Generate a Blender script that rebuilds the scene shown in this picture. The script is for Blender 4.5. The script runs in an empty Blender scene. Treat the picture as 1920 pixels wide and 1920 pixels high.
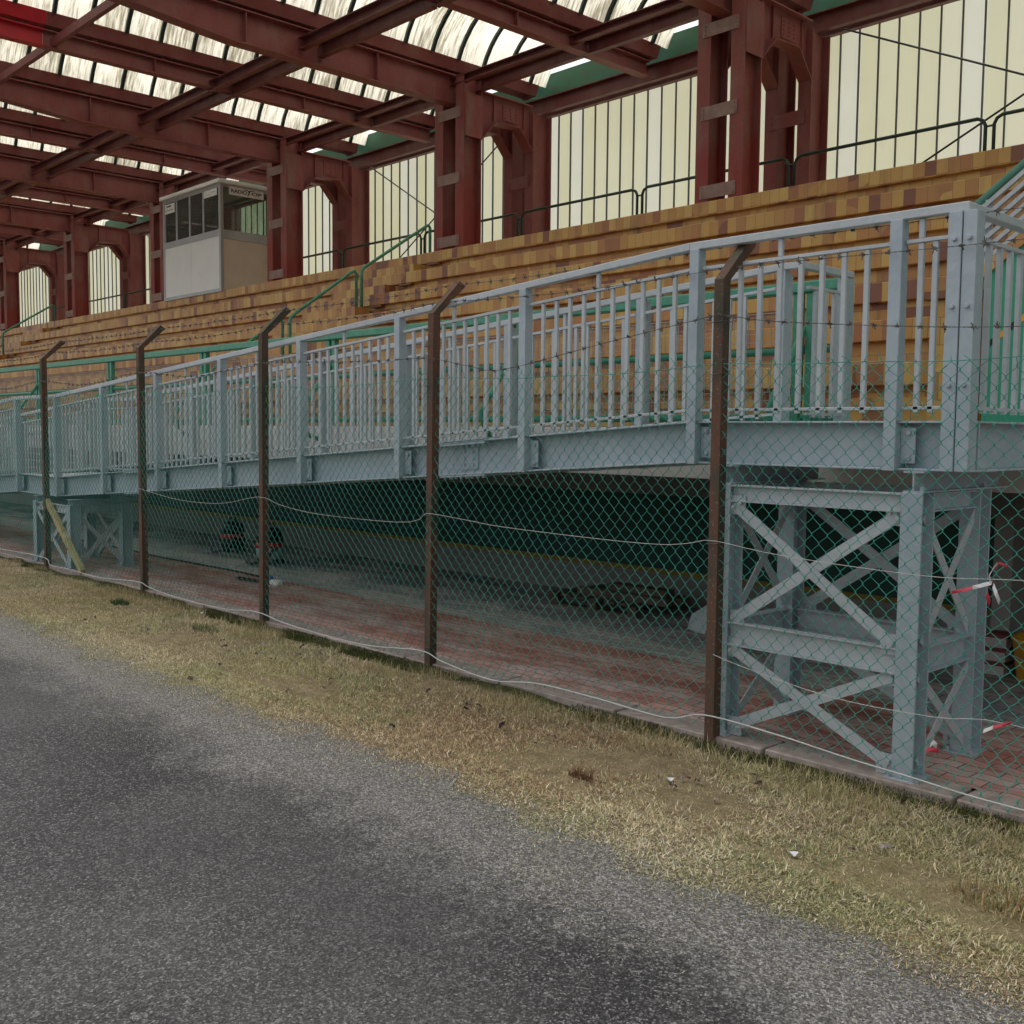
import bpy, math, random
import numpy as np
from mathutils import Vector, Matrix
random.seed(7); rng = np.random.default_rng(7)
SC = bpy.context.scene; COL = SC.collection
R = math.radians

# ------------------------------------------------------------------ helpers
class MB:
    """collects shapes in world coordinates, links them as ONE mesh object"""
    def __init__(s): s.v = []; s.f = []
    def add(s, vs, fs):
        b = len(s.v); s.v += [tuple(p) for p in vs]; s.f += [tuple(i + b for i in f) for f in fs]; return s
    def hexa(s, p):   # 8 points: bottom ring 0-3 ccw, top ring 4-7
        return s.add(p, [(3,2,1,0),(4,5,6,7),(0,1,5,4),(1,2,6,5),(2,3,7,6),(3,0,4,7)])
    def box(s, x0, x1, y0, y1, z0, z1):
        return s.hexa([(x0,y0,z0),(x1,y0,z0),(x1,y1,z0),(x0,y1,z0),(x0,y0,z1),(x1,y0,z1),(x1,y1,z1),(x0,y1,z1)])
    def sbox(s, x0, x1, y0, y1, zb0, zt0, zb1, zt1):   # box whose bottom/top slope along x
        return s.hexa([(x0,y0,zb0),(x1,y0,zb1),(x1,y1,zb1),(x0,y1,zb0),(x0,y0,zt0),(x1,y0,zt1),(x1,y1,zt1),(x0,y1,zt0)])
    def bar(s, a, b, w, h, up=(0,0,1)):   # rectangular bar from a to b, w across, h along up
        a = Vector(a); b = Vector(b); t = (b - a).normalized(); u = Vector(up)
        sd = t.cross(u)
        if sd.length < 1e-4: sd = t.cross(Vector((0,1,0)))
        sd.normalize(); u = sd.cross(t); sd *= w/2; u *= h/2
        return s.hexa([a-sd-u, a+sd-u, b+sd-u, b-sd-u, a-sd+u, a+sd+u, b+sd+u, b-sd+u])
    def tube(s, pts, r, n=8, closed=False):
        P = [Vector(p) for p in pts]; m = len(P); vs = []; fs = []
        t = (P[1]-P[0]).normalized(); u = t.orthogonal().normalized()
        for i in range(m):
            if closed: t = (P[(i+1) % m] - P[i-1]).normalized()
            else: t = (P[min(i+1, m-1)] - P[max(i-1, 0)]).normalized()
            u = (u - t*u.dot(t)).normalized(); w = t.cross(u)
            for k in range(n):
                a = 2*math.pi*k/n; vs.append(P[i] + (u*math.cos(a) + w*math.sin(a))*r)
        for i in range(m if closed else m-1):
            j = (i+1) % m
            for k in range(n): fs.append((i*n+k, i*n+(k+1) % n, j*n+(k+1) % n, j*n+k))
        if not closed: fs.append(tuple(range(n-1,-1,-1))); fs.append(tuple((m-1)*n+k for k in range(n)))
        return s.add(vs, fs)
    def prism(s, poly, axis, a, b):
        """poly of 2D points extruded along axis from a to b; axis 'x': pts are (y,z); 'y': (x,z); 'z': (x,y)"""
        n = len(poly)
        def P(p, t): return {'x': (t,p[0],p[1]), 'y': (p[0],t,p[1]), 'z': (p[0],p[1],t)}[axis]
        vs = [P(p,a) for p in poly] + [P(p,b) for p in poly]
        return s.add(vs, [tuple(range(n-1,-1,-1)), tuple(range(n,2*n))] + [(i,(i+1)%n,n+(i+1)%n,n+i) for i in range(n)])
    def lathe(s, prof, c, n=20):
        vs = []; fs = []; m = len(prof)
        for r, z in prof:
            for k in range(n):
                a = 2*math.pi*k/n; vs.append((c[0]+r*math.cos(a), c[1]+r*math.sin(a), c[2]+z))
        for i in range(m-1):
            for k in range(n): fs.append((i*n+k, i*n+(k+1)%n, (i+1)*n+(k+1)%n, (i+1)*n+k))
        fs.append(tuple(range(n-1,-1,-1))); fs.append(tuple((m-1)*n+k for k in range(n)))
        return s.add(vs, fs)
    def bolt(s, c, n, r=.012, h=.012):
        c = Vector(c); n = Vector(n).normalized(); u = n.orthogonal().normalized(); w = n.cross(u)
        b = [c + (u*math.cos(k*math.pi/3)+w*math.sin(k*math.pi/3))*r for k in range(6)]
        t = [p + n*h for p in b]
        return s.add(b+t, [(5,4,3,2,1,0), tuple(range(6,12))] + [(k,(k+1)%6,6+(k+1)%6,6+k) for k in range(6)])
    def build(s, name, mat, parent=None, smooth=False, bevel=0):
        o0 = ORG.get(parent.name, Vector((0,0,0))) if parent else Vector((0,0,0))
        me = bpy.data.meshes.new(name)
        me.from_pydata([(p[0]-o0.x, p[1]-o0.y, p[2]-o0.z) for p in s.v], [], s.f); me.update()
        if smooth: me.polygons.foreach_set('use_smooth', [True]*len(me.polygons))
        if mat: me.materials.append(mat)
        o = bpy.data.objects.new(name, me); COL.objects.link(o)
        if bevel:
            m = o.modifiers.new('bevel', 'BEVEL'); m.width = bevel; m.segments = 1; m.limit_method = 'ANGLE'
        if parent: o.parent = parent
        ORG[o.name] = o0
        return o
ORG = {}
def tag(o, label=None, cat=None, group=None, kind=None):
    if label: o['label'] = label
    if cat: o['category'] = cat
    if group: o['group'] = group
    if kind: o['kind'] = kind
    return o
def thing(name, loc, label, cat, group=None):
    o = bpy.data.objects.new(name, None); COL.objects.link(o); o.location = loc; o.empty_display_size = .2
    ORG[o.name] = Vector(loc); return tag(o, label, cat, group)
def copy_tree(o, parent=None):
    c = o.copy(); COL.objects.link(c)
    if parent: c.parent = parent
    for ch in [x for x in bpy.data.objects if x.parent == o]: copy_tree(ch, c)
    return c

# ------------------------------------------------------------------ materials
class NT:
    def __init__(s, name):
        s.m = bpy.data.materials.new(name); s.m.use_nodes = True; s.t = s.m.node_tree; s.t.nodes.clear()
        s.out = s.n('ShaderNodeOutputMaterial'); s._c = None
    def n(s, typ, **kw):
        nd = s.t.nodes.new(typ)
        for k, v in kw.items(): setattr(nd, k, v)
        return nd
    def l(s, a, b): s.t.links.new(a, b)
    def co(s, scale=(1,1,1), rot=(0,0,0), loc=(0,0,0)):
        if not s._c: s._c = s.n('ShaderNodeTexCoord').outputs['Object']
        mp = s.n('ShaderNodeMapping'); mp.inputs['Scale'].default_value = scale; mp.inputs['Rotation'].default_value = rot
        mp.inputs['Location'].default_value = loc
        s.l(s._c, mp.inputs['Vector']); return mp.outputs[0]
    def noise(s, scale, detail=4, vec=None, rough=.55, dist=0):
        nd = s.n('ShaderNodeTexNoise'); nd.inputs['Scale'].default_value = scale; nd.inputs['Detail'].default_value = detail
        nd.inputs['Roughness'].default_value = rough; nd.inputs['Distortion'].default_value = dist
        s.l(vec if vec else s.co(), nd.inputs['Vector']); return nd.outputs[0]
    def vor(s, scale, vec=None, out='Color', feature='F1'):
        nd = s.n('ShaderNodeTexVoronoi', feature=feature); nd.inputs['Scale'].default_value = scale
        s.l(vec if vec else s.co(), nd.inputs['Vector']); return nd.outputs[out]
    def ramp(s, fac, stops, interp='LINEAR'):
        nd = s.n('ShaderNodeValToRGB'); cr = nd.color_ramp; cr.interpolation = interp
        while len(cr.elements) < len(stops): cr.elements.new(.5)
        for e, (p, c) in zip(cr.elements, stops):
            e.position = p; e.color = (*c, 1) if len(c) == 3 else c
        s.l(fac, nd.inputs[0]); return nd.outputs[0]
    def mix(s, fac, a, b, mode='MIX'):
        nd = s.n('ShaderNodeMix', data_type='RGBA', blend_type=mode)
        for sock, v in ((nd.inputs[0], fac), (nd.inputs[6], a), (nd.inputs[7], b)):
            if hasattr(v, 'is_linked') or hasattr(v, 'links'): s.l(v, sock)
            elif isinstance(v, (int, float)): sock.default_value = v
            else: sock.default_value = (*v, 1)
        return nd.outputs[2]
    def math(s, op, a, b=None, clamp=False):
        nd = s.n('ShaderNodeMath', operation=op); nd.use_clamp = clamp
        for i, v in enumerate((a, b)):
            if v is None: continue
            if isinstance(v, (int, float)): nd.inputs[i].default_value = v
            else: s.l(v, nd.inputs[i])
        return nd.outputs[0]
    def bump(s, h, strength=.3, dist=.01):
        nd = s.n('ShaderNodeBump'); nd.inputs['Strength'].default_value = strength; nd.inputs['Distance'].default_value = dist
        s.l(h, nd.inputs['Height']); return nd.outputs[0]
    def bsdf(s, col, rough=.6, metal=0, normal=None, spec=.5):
        p = s.n('ShaderNodeBsdfPrincipled')
        for k, v in (('Base Color', col), ('Roughness', rough), ('Metallic', metal), ('Specular IOR Level', spec)):
            if isinstance(v, (int, float)): p.inputs[k].default_value = v
            elif isinstance(v, tuple): p.inputs[k].default_value = (*v, 1)
            else: s.l(v, p.inputs[k])
        if normal: s.l(normal, p.inputs['Normal'])
        return p.outputs[0]
    def fin(s, sh): s.l(sh, s.out.inputs['Surface']); return s.m
    def xyz(s): 
        nd = s.n('ShaderNodeSeparateXYZ'); s.l(s.co(), nd.inputs[0]); return nd.outputs

def simple(name, c, rough=.6, metal=0, var=.25, scale=9, c2=None, bump=.0, spec=.4):
    t = NT(name); f = t.ramp(t.noise(scale, 5), [(.3, (0,0,0)), (.7, (1,1,1))])
    c2 = c2 or tuple(min(1, x*(1+var)) for x in c); c1 = tuple(x*(1-var*.5) for x in c) if c2 is None else c
    col = t.mix(f, c1, c2)
    nm = t.bump(t.noise(scale*6, 3), bump, .004) if bump else None
    return t.fin(t.bsdf(col, rough, metal, nm, spec))

def galv(name, a=(.35,.415,.452), b=(.47,.525,.55)):
    t = NT(name)
    sp = t.vor(30, out='Color'); g = t.n('ShaderNodeSeparateColor'); t.l(sp, g.inputs[0])
    f = t.math('ADD', t.math('MULTIPLY', g.outputs[0], .16), t.math('MULTIPLY', t.noise(2.2, 5), .75))
    st = t.noise(1.6, 6, t.co((14,14,1.0)))
    f = t.math('ADD', f, t.math('MULTIPLY', st, .22))
    col = t.ramp(f, [(.40,a),(.80,b)])
    rust = t.ramp(t.noise(40, 3), [(.70,(0,0,0)),(.80,(.25,.25,.25))]); col = t.mix(rust, col, (.55,.57,.58))
    rg = t.ramp(t.noise(9, 3), [(.3,(.48,)*3),(.7,(.66,)*3)])
    return t.fin(t.bsdf(col, rg, .15, t.bump(t.noise(50, 2), .04, .002)))

def red_steel(name, gloss=.55, tint=1.0, fade=.35, patch=False):
    t = NT(name)
    n1 = t.noise(1.1, 7, rough=.65); n2 = t.noise(4.5, 6, t.co((1,1,.35)))
    base = t.ramp(n1, [(.3,(.19*tint,.042*tint,.042*tint)), (.55,(.235*tint,.070*tint,.067*tint)), (.75,(.265*tint,.105*tint,.097*tint))])
    worn = t.mix(t.ramp(n2, [(.45,(0,0,0)),(.72,(fade,fade,fade))]), base, (.24,.15,.125))
    if patch:   # repainted lower part with a ragged upper edge, faded above
        x, y, z = t.xyz(); e = t.math('SUBTRACT', t.math('ADD', t.math('MULTIPLY', t.noise(1.7, 5, t.co((1,1,.6)), .6), 1.9), .05), z)
        worn = t.mix(t.math('MULTIPLY', t.math('MULTIPLY', e, 2.2, True), .75), worn, (.29,.045,.038))
    spots = t.ramp(t.noise(28, 4), [(.62,(0,0,0)),(.7,(.5,.5,.5))])
    col = t.mix(spots, worn, (.07,.025,.02))
    return t.fin(t.bsdf(col, gloss, 0, t.bump(t.noise(22, 4), .12, .004), .35))

M = {}
M['galv'] = galv('galvanised_steel'); M['galv2'] = galv('galvanised_flat', (.44,.475,.487), (.56,.585,.595))
M['red'] = red_steel('red_painted_steel', .55, 1.1, .5); M['redcol'] = red_steel('red_weathered_steel', .6, 1.2, .95, True); M['batten'] = simple('faded_batten_steel', (.25,.16,.14), .65, 0, .3, 8, (.34,.24,.205), .1)
M['gutter'] = red_steel('red_gutter_steel', .6, .98, .5)
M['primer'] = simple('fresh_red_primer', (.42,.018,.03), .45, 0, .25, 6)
M['darkred'] = red_steel('dark_red_steel', .5, .74, .4)
M['green'] = simple('green_pipe_paint', (.045,.25,.15), .35, 0, .4, 14, (.09,.33,.22), .05)
M['darkgreen'] = simple('dark_green_pipe_paint', (.012,.036,.028), .4, 0, .5, 12)
M['greenplate'] = simple('green_plate_paint', (.02,.17,.09), .5, 0, .3, 5, (.05,.12,.075))
M['greenwall'] = simple('green_wall_paint', (.03,.30,.16), .6, 0, .3, 4, (.06,.36,.22), .1)
M['concrete'] = simple('grey_concrete', (.27,.26,.24), .85, 0, .3, 3, (.36,.345,.32), .2)
M['fascia'] = simple('white_painted_concrete', (.60,.58,.55), .8, 0, .2, 2.5, (.72,.70,.66), .1)
M['white'] = simple('white_aluminium', (.76,.79,.79), .4, 0, .1, 3, (.82,.84,.83))
M['alu'] = simple('grey_aluminium', (.40,.42,.44), .4, .3, .15, 4)
M['beigepanel'] = simple('beige_panel', (.60,.54,.46), .7, 0, .15, 2.5, (.68,.62,.53))
M['dark'] = simple('black_plastic', (.012,.013,.014), .45)
M['black_rubber'] = simple('black_rubber', (.015,.015,.016), .6)
M['redplastic'] = simple('red_plastic', (.42,.02,.03), .4)
M['tealplastic'] = simple('pale_teal_plastic', (.30,.42,.40), .45)
M['whiteplastic'] = simple('white_plastic', (.7,.7,.68), .45)
M['blueplastic'] = simple('blue_plastic', (.03,.14,.36), .4)
M['yellow'] = simple('yellow_plastic', (.66,.33,.03), .45, 0, .2, 6)
M['paleyellow'] = simple('pale_yellow_paint', (.40,.31,.11), .6, 0, .4, 14, (.52,.45,.25), .15)
M['wood'] = simple('weathered_wood', (.20,.14,.09), .8, 0, .5, 7, (.32,.24,.16), .3)
M['cable_white'] = simple('white_cable_sheath', (.44,.44,.41), .5)
M['wire'] = simple('dark_barbed_wire', (.07,.06,.055), .6, .4, .8, 40, (.2,.19,.17))
M['wiregrid'] = simple('grid_wire', (.36,.34,.33), .5, .4)
M['meshwire'] = simple('green_plastic_wire', (.025,.24,.175), .4, 0, .5, 3, (.05,.36,.27))
M['glaze_mull'] = simple('dark_mullion', (.10,.105,.12), .5, .2)
M['rib'] = simple('dark_green_rib', (.012,.03,.028), .55)
M['tape_w'] = simple('white_tape', (.52,.51,.50), .4); M['tape_r'] = simple('red_tape', (.42,.03,.05), .4); M['palegreen'] = simple('faded_green_pipe_paint', (.13,.36,.27), .4, 0, .3, 8, (.18,.42,.33))
M['rod'] = simple('dark_rod', (.03,.03,.03), .5, .3)
M['mark'] = simple('dark_lettering', (.03,.025,.03), .5)
M['carton'] = simple('white_carton', (.38,.37,.35), .7)
M['carton_red'] = simple('dark_red_card', (.16,.03,.03), .6); M['darkwood'] = simple('dark_brown_wood', (.075,.055,.04), .85, 0, .5, 7, (.12,.09,.065), .3)  # darkwood: dark brown all over, varied only by noise
M['paper'] = simple('white_paper', (.52,.52,.52), .7)

def m_post():
    t = NT('rusted_post_steel')
    n = t.noise(7, 7, t.co((1,1,.35)), .65)
    col = t.ramp(n, [(.3,(.035,.045,.03)),(.45,(.075,.06,.038)),(.58,(.13,.06,.035)),(.75,(.17,.085,.05))])
    sp = t.ramp(t.noise(70, 3), [(.62,(0,0,0)),(.72,(.7,.7,.7))])
    return t.fin(t.bsdf(t.mix(sp, col, (.30,.22,.16)), .8, .1, t.bump(t.noise(60, 4), .4, .004)))
M['post'] = m_post()

def m_tiles(name, w, h, off=0.0, seed=0, dirt=.5):
    """glazed clinker tiles, one colour per tile; local X across, Z up"""
    t = NT(name); x, y, z = t.xyz()
    cb = t.n('ShaderNodeCombineXYZ'); t.l(t.math('ADD', x, y), cb.inputs[0]); t.l(t.math('ADD', z, seed*1.0), cb.inputs[1])
    br = t.n('ShaderNodeTexBrick'); br.offset = off; br.squash = 1
    br.inputs['Scale'].default_value = 1; br.inputs['Brick Width'].default_value = w; br.inputs['Row Height'].default_value = h
    br.inputs['Mortar Size'].default_value = .0028; br.inputs['Mortar Smooth'].default_value = .3; br.inputs['Bias'].default_value = 0
    br.inputs['Color1'].default_value = (0,0,0,1); br.inputs['Color2'].default_value = (1,1,1,1); br.inputs['Mortar'].default_value = (.5,.5,.5,1)
    t.l(cb.outputs[0], br.inputs['Vector'])
    big = t.math('MULTIPLY', t.math('SUBTRACT', t.noise(.55, 3), .5), .7)
    f = t.math('ADD', br.outputs['Color'], big)
    col = t.ramp(f, [(0,(.23,.085,.05)),(.05,(.38,.155,.062)),(.16,(.49,.245,.075)),(.38,(.53,.29,.080)),(.58,(.59,.36,.098)),(.80,(.64,.42,.125)),(.95,(.46,.215,.070))], 'CONSTANT')
    var = t.noise(6, 6); col = t.mix(t.math('MULTIPLY', var, .22), col, (.28,.15,.06))
    stain = t.ramp(t.noise(2.2, 6, t.co((3.0,1,.5))), [(.52,(0,0,0)),(.75,(dirt,dirt,dirt))])
    col = t.mix(stain, col, (.17,.10,.06))
    col = t.mix(t.math('MULTIPLY', br.outputs['Fac'], .75), col, (.16,.10,.06))
    hgt = t.math('SUBTRACT', 1.0, br.outputs['Fac'])
    return t.fin(t.bsdf(col, .42, 0, t.bump(t.math('ADD', hgt, t.math('MULTIPLY', t.noise(30, 3), .25)), .35, .004), .45))
M['tile'] = m_tiles('clinker_tiles_upright', .124, .40, 0, .1); M['tilerow'] = m_tiles('clinker_tiles_stretcher', .248, .108, .5, 0, .8)
M['tilebig'] = m_tiles('clinker_tiles_large', .19, .19, .5, .03)
M['nosing'] = simple('brown_tile_nosing', (.17,.075,.035), .5, 0, .4, 6)

def m_translucent(name, streak):
    t = NT(name); x, y, z = t.xyz()
    if streak:
        cb = t.n('ShaderNodeCombineXYZ'); t.l(t.math('MULTIPLY', y, 26.0), cb.inputs[0]); t.l(t.math('MULTIPLY', x, 2.6), cb.inputs[1]); t.l(t.math('MULTIPLY', z, 2.6), cb.inputs[2])
        n = t.noise(1.0, 6, cb.outputs[0], .7)
        sheet = t.math('FRACT', t.math('MULTIPLY', y, 1/1.06)); patch = t.noise(.9, 2, t.co((.3,1.6,.3)))
        thr = t.math('ADD', n, t.math('MULTIPLY', t.math('SUBTRACT', patch, .5), .55))
        col = t.ramp(thr, [(.37,(.66,.64,.545)),(.48,(.57,.545,.445)),(.58,(.33,.305,.225)),(.72,(.14,.12,.085)),(.85,(.06,.05,.04))])
        big = col
    else:
        pan = t.math('FLOOR', t.math('MULTIPLY', t.math('ADD', x, .14), 1/.28))
        wn = t.n('ShaderNodeTexWhiteNoise', noise_dimensions='1D'); t.l(pan, wn.inputs['W'])
        col = t.ramp(wn.outputs['Value'], [(0,(.86,.855,.71)),(.5,(.885,.885,.77)),(.85,(.90,.905,.84))])
        fine = t.noise(1.0, 4, t.co((60,60,1.2))); col = t.mix(t.math('MULTIPLY', fine, .22), col, (.66,.64,.50))
        ds = t.ramp(t.noise(.35, 4), [(.5,(0,0,0)),(.8,(.35,.35,.35))]); col = t.mix(ds, col, (.66,.62,.42))
    tr = t.n('ShaderNodeBsdfTranslucent'); t.l(col, tr.inputs[0])
    df = t.n('ShaderNodeBsdfDiffuse'); t.l(t.mix(.5, col, (.5,.5,.45)), df.inputs[0])
    mx = t.n('ShaderNodeMixShader'); mx.inputs[0].default_value = .08; t.l(tr.outputs[0], mx.inputs[1]); t.l(df.outputs[0], mx.inputs[2])
    return t.fin(mx.outputs[0])
M['vault'] = m_translucent('dirty_translucent_sheet', True); M['glazing'] = m_translucent('yellowed_translucent_sheet', False)

def m_glass():
    t = NT('tinted_window_glass')
    tr = t.n('ShaderNodeBsdfTransparent'); tr.inputs[0].default_value = (.50,.58,.52,1)
    gl = t.n('ShaderNodeBsdfGlossy'); gl.inputs['Roughness'].default_value = .03; gl.inputs[0].default_value = (.9,.9,.9,1)
    fr = t.n('ShaderNodeFresnel'); fr.inputs[0].default_value = 1.5
    mx = t.n('ShaderNodeMixShader'); t.l(fr.outputs[0], mx.inputs[0]); t.l(tr.outputs[0], mx.inputs[1]); t.l(gl.outputs[0], mx.inputs[2])
    df = t.n('ShaderNodeBsdfDiffuse'); df.inputs[0].default_value = (.42,.42,.40,1)   # flat grey standing in for hazy reflections on the pane
    m2 = t.n('ShaderNodeMixShader'); t.l(t.math('ADD', t.math('MULTIPLY', t.noise(1.2, 2), .12), .05), m2.inputs[0]); t.l(mx.outputs[0], m2.inputs[1]); t.l(df.outputs[0], m2.inputs[2])
    return t.fin(m2.outputs[0])
M['glass'] = m_glass()

def gravel_nodes(t, y):
    """pale grit colour and its share, the same on the asphalt edge and on the verge"""
    v = t.vor(125, out='Color'); g = t.n('ShaderNodeSeparateColor'); t.l(v, g.inputs[0])
    v2 = t.vor(240, out='Color'); g2 = t.n('ShaderNodeSeparateColor'); t.l(v2, g2.inputs[0])
    s = t.math('ADD', t.math('MULTIPLY', g.outputs[0], .6), t.math('MULTIPLY', g2.outputs[1], .4))
    grav = t.ramp(s, [(.15,(.04,.038,.035)),(.45,(.095,.091,.085)),(.68,(.165,.16,.15)),(.9,(.33,.32,.305))])
    big = t.math('ADD', t.math('MULTIPLY', t.math('SUBTRACT', t.noise(.9, 3), .5), 1.3), t.math('MULTIPLY', t.math('SUBTRACT', t.noise(4.5, 6), .5), .9))
    return s, grav, big
def m_asphalt():
    t = NT('worn_asphalt'); x, y, z = t.xyz()
    s, grav, big = gravel_nodes(t, y)
    agg = t.ramp(s, [(.20,(.005,.005,.006)),(.48,(.010,.010,.011)),(.62,(.028,.028,.028)),(.76,(.070,.069,.068)),(.93,(.20,.197,.193))])
    dust = t.ramp(t.noise(.5, 7, rough=.62), [(.40,(0,0,0)),(.70,(.6,.6,.6))])
    col = t.mix(dust, agg, t.mix(s, (.030,.0295,.0285), (.165,.16,.152)))
    dk = t.ramp(t.noise(.8, 6), [(.5,(0,0,0)),(.72,(.75,.75,.75))]); col = t.mix(dk, col, t.mix(s, (.005,.005,.006), (.085,.085,.085)))
    lin = t.math('MULTIPLY', t.math('SUBTRACT', t.math('ADD', y, t.math('MULTIPLY', big, .75)), 2.30), 2.2)
    e = t.math('ADD', lin, t.math('MULTIPLY', t.math('SUBTRACT', t.noise(28, 4), .5), 1.5), True)
    e = t.math('MAXIMUM', e, t.math('MULTIPLY', t.math('SUBTRACT', t.math('ADD', y, t.math('MULTIPLY', big, .25)), 2.50), 5, True))
    col = t.mix(e, col, grav)
    nm = t.bump(t.math('ADD', t.math('MULTIPLY', t.vor(95, out='Distance'), -1.0), t.noise(160, 2)), 1.0, .007)
    return t.fin(t.bsdf(col, .82, 0, nm, .35))
M['asphalt'] = m_asphalt()

def m_verge():
    t = NT('dry_verge_soil'); x, y, z = t.xyz()
    n = t.noise(9, 7, rough=.65); n2 = t.noise(.9, 5)
    thatch = t.ramp(n, [(.3,(.13,.10,.055)),(.5,(.235,.185,.105)),(.7,(.34,.275,.165))])
    grn = t.ramp(n2, [(.45,(0,0,0)),(.7,(.5,.5,.5))]); thatch = t.mix(grn, thatch, (.20,.20,.08)); fib = t.noise(1.0, 6, t.co((70,150,60), (0,0,.5)), .75, 1.2); thatch = t.mix(t.ramp(fib, [(.38,(.85,)*3),(.55,(0,0,0))]), thatch, (.085,.062,.035)); thatch = t.mix(t.ramp(fib, [(.55,(0,0,0)),(.72,(.8,)*3)]), thatch, (.52,.43,.27))
    s, grav, big = gravel_nodes(t, y)
    e = t.math('MULTIPLY', t.math('SUBTRACT', 3.35, t.math('ADD', y, t.math('MULTIPLY', big, .85))), 1.7)
    e = t.math('ADD', e, t.math('MULTIPLY', t.math('SUBTRACT', t.noise(26, 4), .5), 2.2), True)
    e = t.math('MAXIMUM', e, t.math('MULTIPLY', t.math('SUBTRACT', 3.26, y), 5, True))
    col = t.mix(t.math('MULTIPLY', e, .96, True), thatch, grav)
    # damp mossy soil strip along the fence foot
    ms = t.math('MULTIPLY', t.math('SUBTRACT', t.math('ADD', y, t.math('MULTIPLY', t.noise(5, 4), .16)), 4.50), 14, True)
    moss = t.ramp(t.noise(16, 5), [(.35,(.03,.026,.016)),(.55,(.055,.06,.018)),(.7,(.10,.11,.03))])
    col = t.mix(ms, col, moss)
    return t.fin(t.bsdf(col, .95, 0, t.bump(t.math('ADD', t.noise(45, 6), t.math('MULTIPLY', s, .6)), .8, .012), .15))
M['verge'] = m_verge()

def m_paving():
    t = NT('interlocking_pavers'); x, y, z = t.xyz()
    wob = t.math('MULTIPLY', t.math('SINE', t.math('MULTIPLY', x, 31.4)), .012)
    cb = t.n('ShaderNodeCombineXYZ'); t.l(x, cb.inputs[0]); t.l(t.math('ADD', y, wob), cb.inputs[1])
    br = t.n('ShaderNodeTexBrick'); br.offset = .5; br.inputs['Scale'].default_value = 1
    br.inputs['Brick Width'].default_value = .2; br.inputs['Row Height'].default_value = .1; br.inputs['Mortar Size'].default_value = .005; br.inputs['Mortar Smooth'].default_value = .4
    br.inputs['Color1'].default_value = (0,0,0,1); br.inputs['Color2'].default_value = (1,1,1,1); br.inputs['Mortar'].default_value = (.5,.5,.5,1)
    t.l(cb.outputs[0], br.inputs['Vector'])
    red = t.ramp(br.outputs['Color'], [(0,(.36,.13,.10)),(.5,(.46,.18,.135)),(1,(.54,.26,.205))])
    shade = t.math('MULTIPLY', t.math('SUBTRACT', y, 6.15), 1.6, True); grey = t.ramp(br.outputs['Color'], [(0,(.30,.335,.33)),(1,(.48,.52,.51))]); grey = t.mix(shade, grey, t.ramp(br.outputs['Color'], [(0,(.13,.135,.133)),(1,(.20,.205,.20))]))  # grey pavers darken towards the wall: stand's shade put into their colour
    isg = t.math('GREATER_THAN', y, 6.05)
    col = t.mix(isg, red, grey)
    ef = t.ramp(t.noise(1.9, 6, t.co((.55,1.6,1)), .65), [(.42,(0,0,0)),(.60,(.95,.95,.95))])
    ned = t.math('MULTIPLY', t.math('SUBTRACT', 5.15, y), 1.3, True)
    ef = t.math('MAXIMUM', ef, t.math('MULTIPLY', ned, t.noise(4, 4)))
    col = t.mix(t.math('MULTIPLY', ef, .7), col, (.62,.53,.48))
    col = t.mix(br.outputs['Fac'], col, (.13,.105,.09))
    return t.fin(t.bsdf(col, .8, 0, t.bump(t.math('SUBTRACT', t.noise(40, 3), br.outputs['Fac']), .5, .006), .3))
M['paving'] = m_paving()
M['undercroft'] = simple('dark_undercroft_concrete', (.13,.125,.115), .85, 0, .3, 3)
M['kerb'] = simple('pinkish_edge_slab', (.27,.215,.18), .85, 0, .3, 14, (.45,.38,.335), .3)

def m_grass():
    t = NT('dry_grass_blades')
    a = t.n('ShaderNodeAttribute'); a.attribute_name = 'tone'; a.attribute_type = 'GEOMETRY'
    col = a.outputs['Color']
    df = t.bsdf(col, .75, 0, None, .2)
    tr = t.n('ShaderNodeBsdfTranslucent'); t.l(col, tr.inputs[0])
    mx = t.n('ShaderNodeMixShader'); mx.inputs[0].default_value = .25; t.l(df, mx.inputs[1]); t.l(tr.outputs[0], mx.inputs[2])
    return t.fin(mx.outputs[0])
M['grass'] = m_grass()
def m_leaf():
    t = NT('dry_leaf'); oi = t.n('ShaderNodeObjectInfo')
    col = t.ramp(oi.outputs['Random'], [(0,(.07,.045,.035)),(.4,(.14,.10,.085)),(.7,(.30,.26,.24)),(1,(.2,.11,.06))])
    return t.fin(t.bsdf(col, .75))
M['leaf'] = m_leaf()

# ------------------------------------------------------------------ camera
f_px, W = 2000.0, 1920.0; CAMZ = 1.62
d1 = np.array([-1902,-167,2000.]); v2 = -130.; d2 = np.array([(4e6+167*130)/1902, v2, 2000.])
Xc_ = -d1/np.linalg.norm(d1); Yc_ = d2/np.linalg.norm(d2); Zc_ = np.cross(Xc_, Yc_)
if Zc_[1] > 0: Zc_ = -Zc_
RW = np.array([Xc_, Yc_, Zc_])                       # world = RW @ (right, down, forward)
cam = bpy.data.cameras.new('camera'); co = bpy.data.objects.new('camera', cam); COL.objects.link(co)
right, down, fwd = RW[:,0], RW[:,1], RW[:,2]
mw = Matrix(((right[0],-down[0],-fwd[0],0),(right[1],-down[1],-fwd[1],0),(right[2],-down[2],-fwd[2],CAMZ),(0,0,0,1)))
co.matrix_world = mw; cam.sensor_width = 36; cam.lens = 36*f_px/W; cam.clip_end = 2000; cam.clip_start = .05
SC.camera = co

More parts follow.
